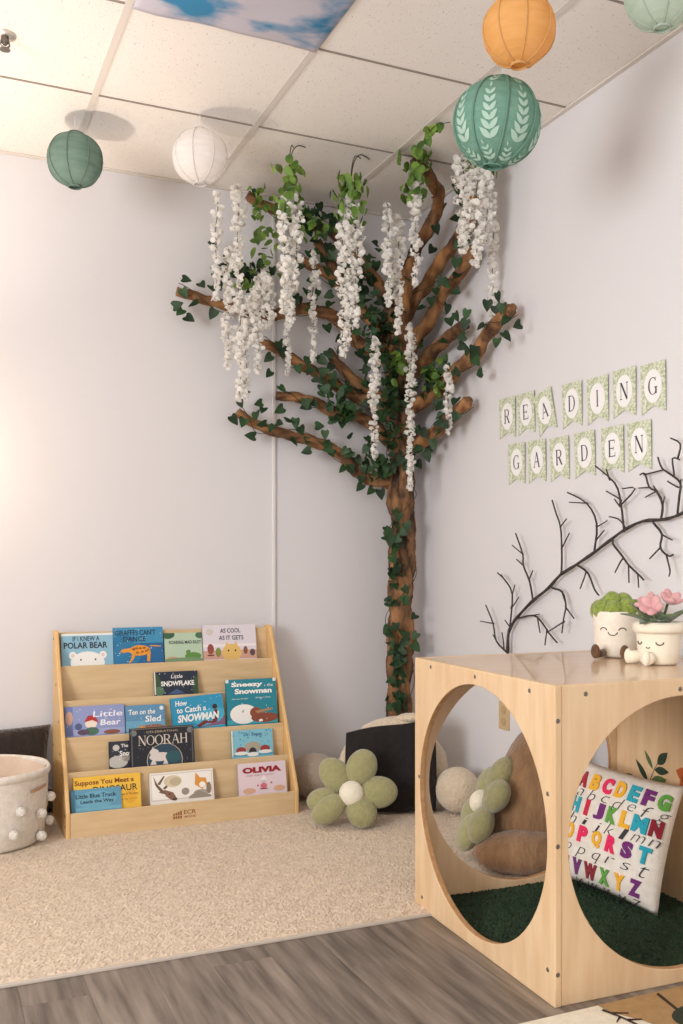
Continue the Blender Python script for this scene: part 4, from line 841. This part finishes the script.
for c, r, n_ in (((2.03,3.94,.62),(.035,.025,.12),44),((2.01,3.94,1.05),(.03,.02,.17),36),((2.03,3.94,.42),(.035,.02,.06),16),((1.98,3.93,1.75),(.07,.05,.20),90),((1.93,3.98,2.12),(.08,.05,.15),80),((1.78,4.02,1.78),(.075,.035,.075),70),((1.94,3.96,1.50),(.09,.05,.06),50),((1.86,4.0,2.36),(.08,.05,.10),60),((2.09,3.75,1.88),(.03,.06,.05),35),((1.30,4.02,2.33),(.13,.04,.06),60),((1.62,4.02,2.62),(.14,.03,.04),40),((2.0,3.93,2.0),(.04,.04,.2),30)):
    for _ in range(n_):
        v, f = ivy_mesh(random.uniform(.03,.042)); g = [random.gauss(0,.55) for _ in range(3)]
        fm.add(v, f, 0, Matrix.Translation((c[0]+r[0]*g[0]-TB.x, c[1]+r[1]*g[1]-TB.y, c[2]+r[2]*g[2]))@orient(-.4, random.gauss(0,.9), random.gauss(-.2,.6), random.gauss(0,.9)))
stuff(fm.build('ivy_mass', IVY, tree, True))

# ------------------------------------------------------------------ white wisteria strands
WL_ = []
for s in (.038,.050):
    me = bpy.data.meshes.new('leaf'); vs = []; fs = []
    for i in range(6):
        t = i/5; wv = .34*sin(pi*min(1,t*.9+.1)**.9)
        for j in (-1,0,1): vs.append((j*wv*s, -abs(j)*wv*s*.4-.15*s*t*t, (-t)*s))
    fs = [(i*3+j, i*3+j+1, (i+1)*3+j+1, (i+1)*3+j) for i in range(5) for j in range(2)]
    me.from_pydata(vs, [], fs); me.materials.append(FRESH); me.polygons.foreach_set('use_smooth', [True]*len(fs)); me.update(); WL_.append(me)
def petal(mb, M, s):
    vs = []
    for i in range(4):
        t = i/3; wv = (.25,.55,.6,.28)[i]
        for j in (-1,0,1): vs.append((j*wv*s, (.35*t*t-.12*(1-abs(j)))*s, -t*s))
    mb.add(vs, [(i*3+j, i*3+j+1, (i+1)*3+j+1, (i+1)*3+j) for i in range(3) for j in range(2)], 0, M)
def wisteria(label, top, L_, n_leaf=0, width=.032, dens=230, leafy=.12, hook=None, cols=1):
    t = thing('wisteria_strand', label, 'flower strand', top, (0,0,0), 'white wisteria strands hanging from tree and ceiling')
    mb = MB(); fb = MB()
    for c in range(cols):
        cx = 0 if cols == 1 else (c/(cols-1)-.5)*.055; Lc = L_*(1 if c == 0 else random.uniform(.72,.95)); cy = random.uniform(-.02,.02)
        pts = [(cx*min(1,i/3)+.006*sin(i*1.1+c), cy*min(1,i/3)+.005*cos(i*.9), -Lc*i/10) for i in range(11)]
        mb.tube(pts, [.0018-.0008*i/10 for i in range(11)], 5)
        z0 = leafy if n_leaf else 0
        for k in range(int(1.35*dens*(Lc-z0*.6))):
            f = random.random(); z = z0*.55+(Lc-z0*.55)*f; wv = 1.2*width*(1.0-.55*f**2)*(.45+.55*min(1,f*5+.3)); i = min(9, int(z/Lc*10)); b = Vector(pts[i])
            a = random.uniform(0, 2*pi); r = wv*random.uniform(.35,1)
            M0 = Matrix.Translation((b.x+r*cos(a), b.y+r*sin(a), -z))@Matrix.Rotation(a+pi/2+random.gauss(0,.5), 4, 'Z')@Matrix.Rotation(random.gauss(.5,.4), 4, 'X')
            s = random.uniform(.017,.026)*(1-.2*f)
            petal(fb, M0, s); petal(fb, M0@Matrix.Rotation(1.0,4,'X')@Matrix.Rotation(random.gauss(0,.5),4,'Z'), s*.85)
    if hook:
        for d in hook: mb.tube(spline([(d[0], d[1], d[2]),(d[0]*.5, d[1]*.5, d[2]+.0),(d[0]*.15, d[1]*.15, d[2]*.55),(0,0,-.03)], 4), .0022, 6)
    mb.build('stem', STEM, t, True); stuff(fb.build('blossoms', PETAL, t, False))
    for k in range(n_leaf):
        a = random.uniform(0, 2*pi); r = random.uniform(.01,.095)*(.45+.55*random.random()); z = .03-leafy*random.random()*1.35
        M = Matrix.Translation((r*cos(a), r*sin(a), z))@Matrix.Rotation(a+pi/2, 4, 'Z')@Matrix.Rotation(random.gauss(.3,.35), 4, 'X')@Matrix.Rotation(random.gauss(0,.6),4,'Y')
        share('leaf', random.choice(WL_), t, M)
    return t
def W(label, x, y, z, L_, **k): return wisteria(label, (x, y, z), L_, **k)
W('leftmost pale wisteria strand, hanging behind the white paper lantern', 1.128, 3.83, 2.60, .45, width=.026, dens=150)
W('second wisteria strand from the left, just right of the white lantern', 1.204, 3.80, 2.625, .52, width=.03, dens=190)
W('wisteria strand with bright leaves hanging from ceiling, left of the tree', 1.36, 3.60, 2.66, .60, n_leaf=60, leafy=.17, cols=2, width=.034, dens=200, hook=((.03,.03,.083),(.07,.0,.080)))
W('wide wisteria cluster with bright leaves hanging mid tree from ceiling clip', 1.61, 3.555, 2.63, .72, n_leaf=76, leafy=.15, cols=3, width=.036, dens=190, hook=((.11,.05,.113),(.06,.03,.10)))
W('leftmost strand of the full wisteria bunch below the left branch', 1.215, 3.95, 2.23, .33, width=.03, dens=230)
W('longest strand of the wisteria bunch below the left branch', 1.255, 3.925, 2.21, .46, width=.032, dens=230)
W('right hand strand of the wisteria bunch crossing the white raceway', 1.31, 3.92, 2.22, .46, width=.03, dens=200, cols=2)
W('thick short wisteria strand heaped on the left branch', 1.345, 3.88, 2.30, .30, width=.042, dens=330, cols=2)
W('wisteria strand under the leafy ceiling strand, above the left branch', 1.43, 3.80, 2.36, .30, width=.034, dens=260)
W('thin wisteria strand between the two leafy ceiling strands', 1.575, 3.86, 2.42, .48, width=.024, dens=170)
W('thin low wisteria strand hanging just right of the white raceway', 1.47, 3.90, 2.21, .33, width=.02, dens=150)
W('wisteria strand left of the upright branch, below the leafy tip', 1.794, 3.58, 2.56, .42, width=.028, dens=200)
W('wisteria strand directly left of the upright branch, the longer one', 1.862, 3.62, 2.55, .52, width=.03, dens=190)
W('wisteria strand with bright leaves at the tip of the upright branch', 1.86, 3.46, 2.715, .52, n_leaf=60, leafy=.14, width=.03, dens=190)
W('slim wisteria strand in front of the dark ivy left of the trunk', 1.853, 3.83, 2.06, .54, width=.027, dens=210)
W('long wisteria strand hanging down the front of the trunk', 1.995, 3.76, 2.12, .74, width=.028, dens=190)
W('full wisteria strand below the leaf print lantern, left one', 1.985, 3.31, 2.69, .40, width=.04, dens=300)
W('full wisteria strand with green leaves below the leaf print lantern', 2.06, 3.28, 2.70, .46, n_leaf=24, leafy=.08, width=.042, dens=280, cols=2)
W('faint wisteria strand against the right wall, rightmost of all', 2.15, 3.33, 2.52, .46, width=.024, dens=150)
W('short wisteria strand on the lowest right hand branch', 2.09, 3.60, 1.91, .30, width=.022, dens=170)
W('short pale wisteria tuft over the tip of the long left branch', 1.19, 3.87, 2.38, .22, width=.034, dens=260)
# bright fresh foliage bunches tucked into the tree
for c, n_, r in (((1.375,4.0,2.60),26,(.05,.03,.10)),((1.405,4.0,2.47),20,(.05,.03,.10)),((2.0,3.88,1.97),26,(.045,.03,.055)),((2.09,3.73,1.88),26,(.03,.05,.055)),((1.60,4.0,2.57),20,(.08,.03,.05)),((1.30,3.98,2.28),16,(.09,.03,.05))):
    for _ in range(n_):
        M = Matrix.Translation((c[0]+r[0]*random.gauss(0,.6)-TB.x, c[1]-.03+r[1]*random.gauss(0,.6)-TB.y, c[2]+r[2]*random.gauss(0,.6)))@orient(-.4, random.gauss(0,.9), random.gauss(-.2,.5), random.gauss(0,.8))
        share('fresh_leaf', random.choice(WL_), tree, M)
# green sprig hanging beside the leaf print lantern
gs = thing('leaf_sprig', 'thin dark leafy sprig hanging from ceiling left of the leaf print lantern', 'sprig', (1.80,3.2,2.745))
MB().tube(spline([(.06,-.02,0),(.03,.0,-.005),(-.01,.0,-.03),(-.045,.0,-.09)], 4), .0015, 5).build('stem', STEM, gs, True)
for k in range(9):
    t_ = k/8; M = Matrix.Translation((.04-.085*t_, random.uniform(-.01,.01), -.004-.075*t_*t_))@orient(-.4, random.uniform(-.4,1.2), random.gauss(0,.3), random.gauss(0,.4)); share('leaf', random.choice(WL_), gs, M)
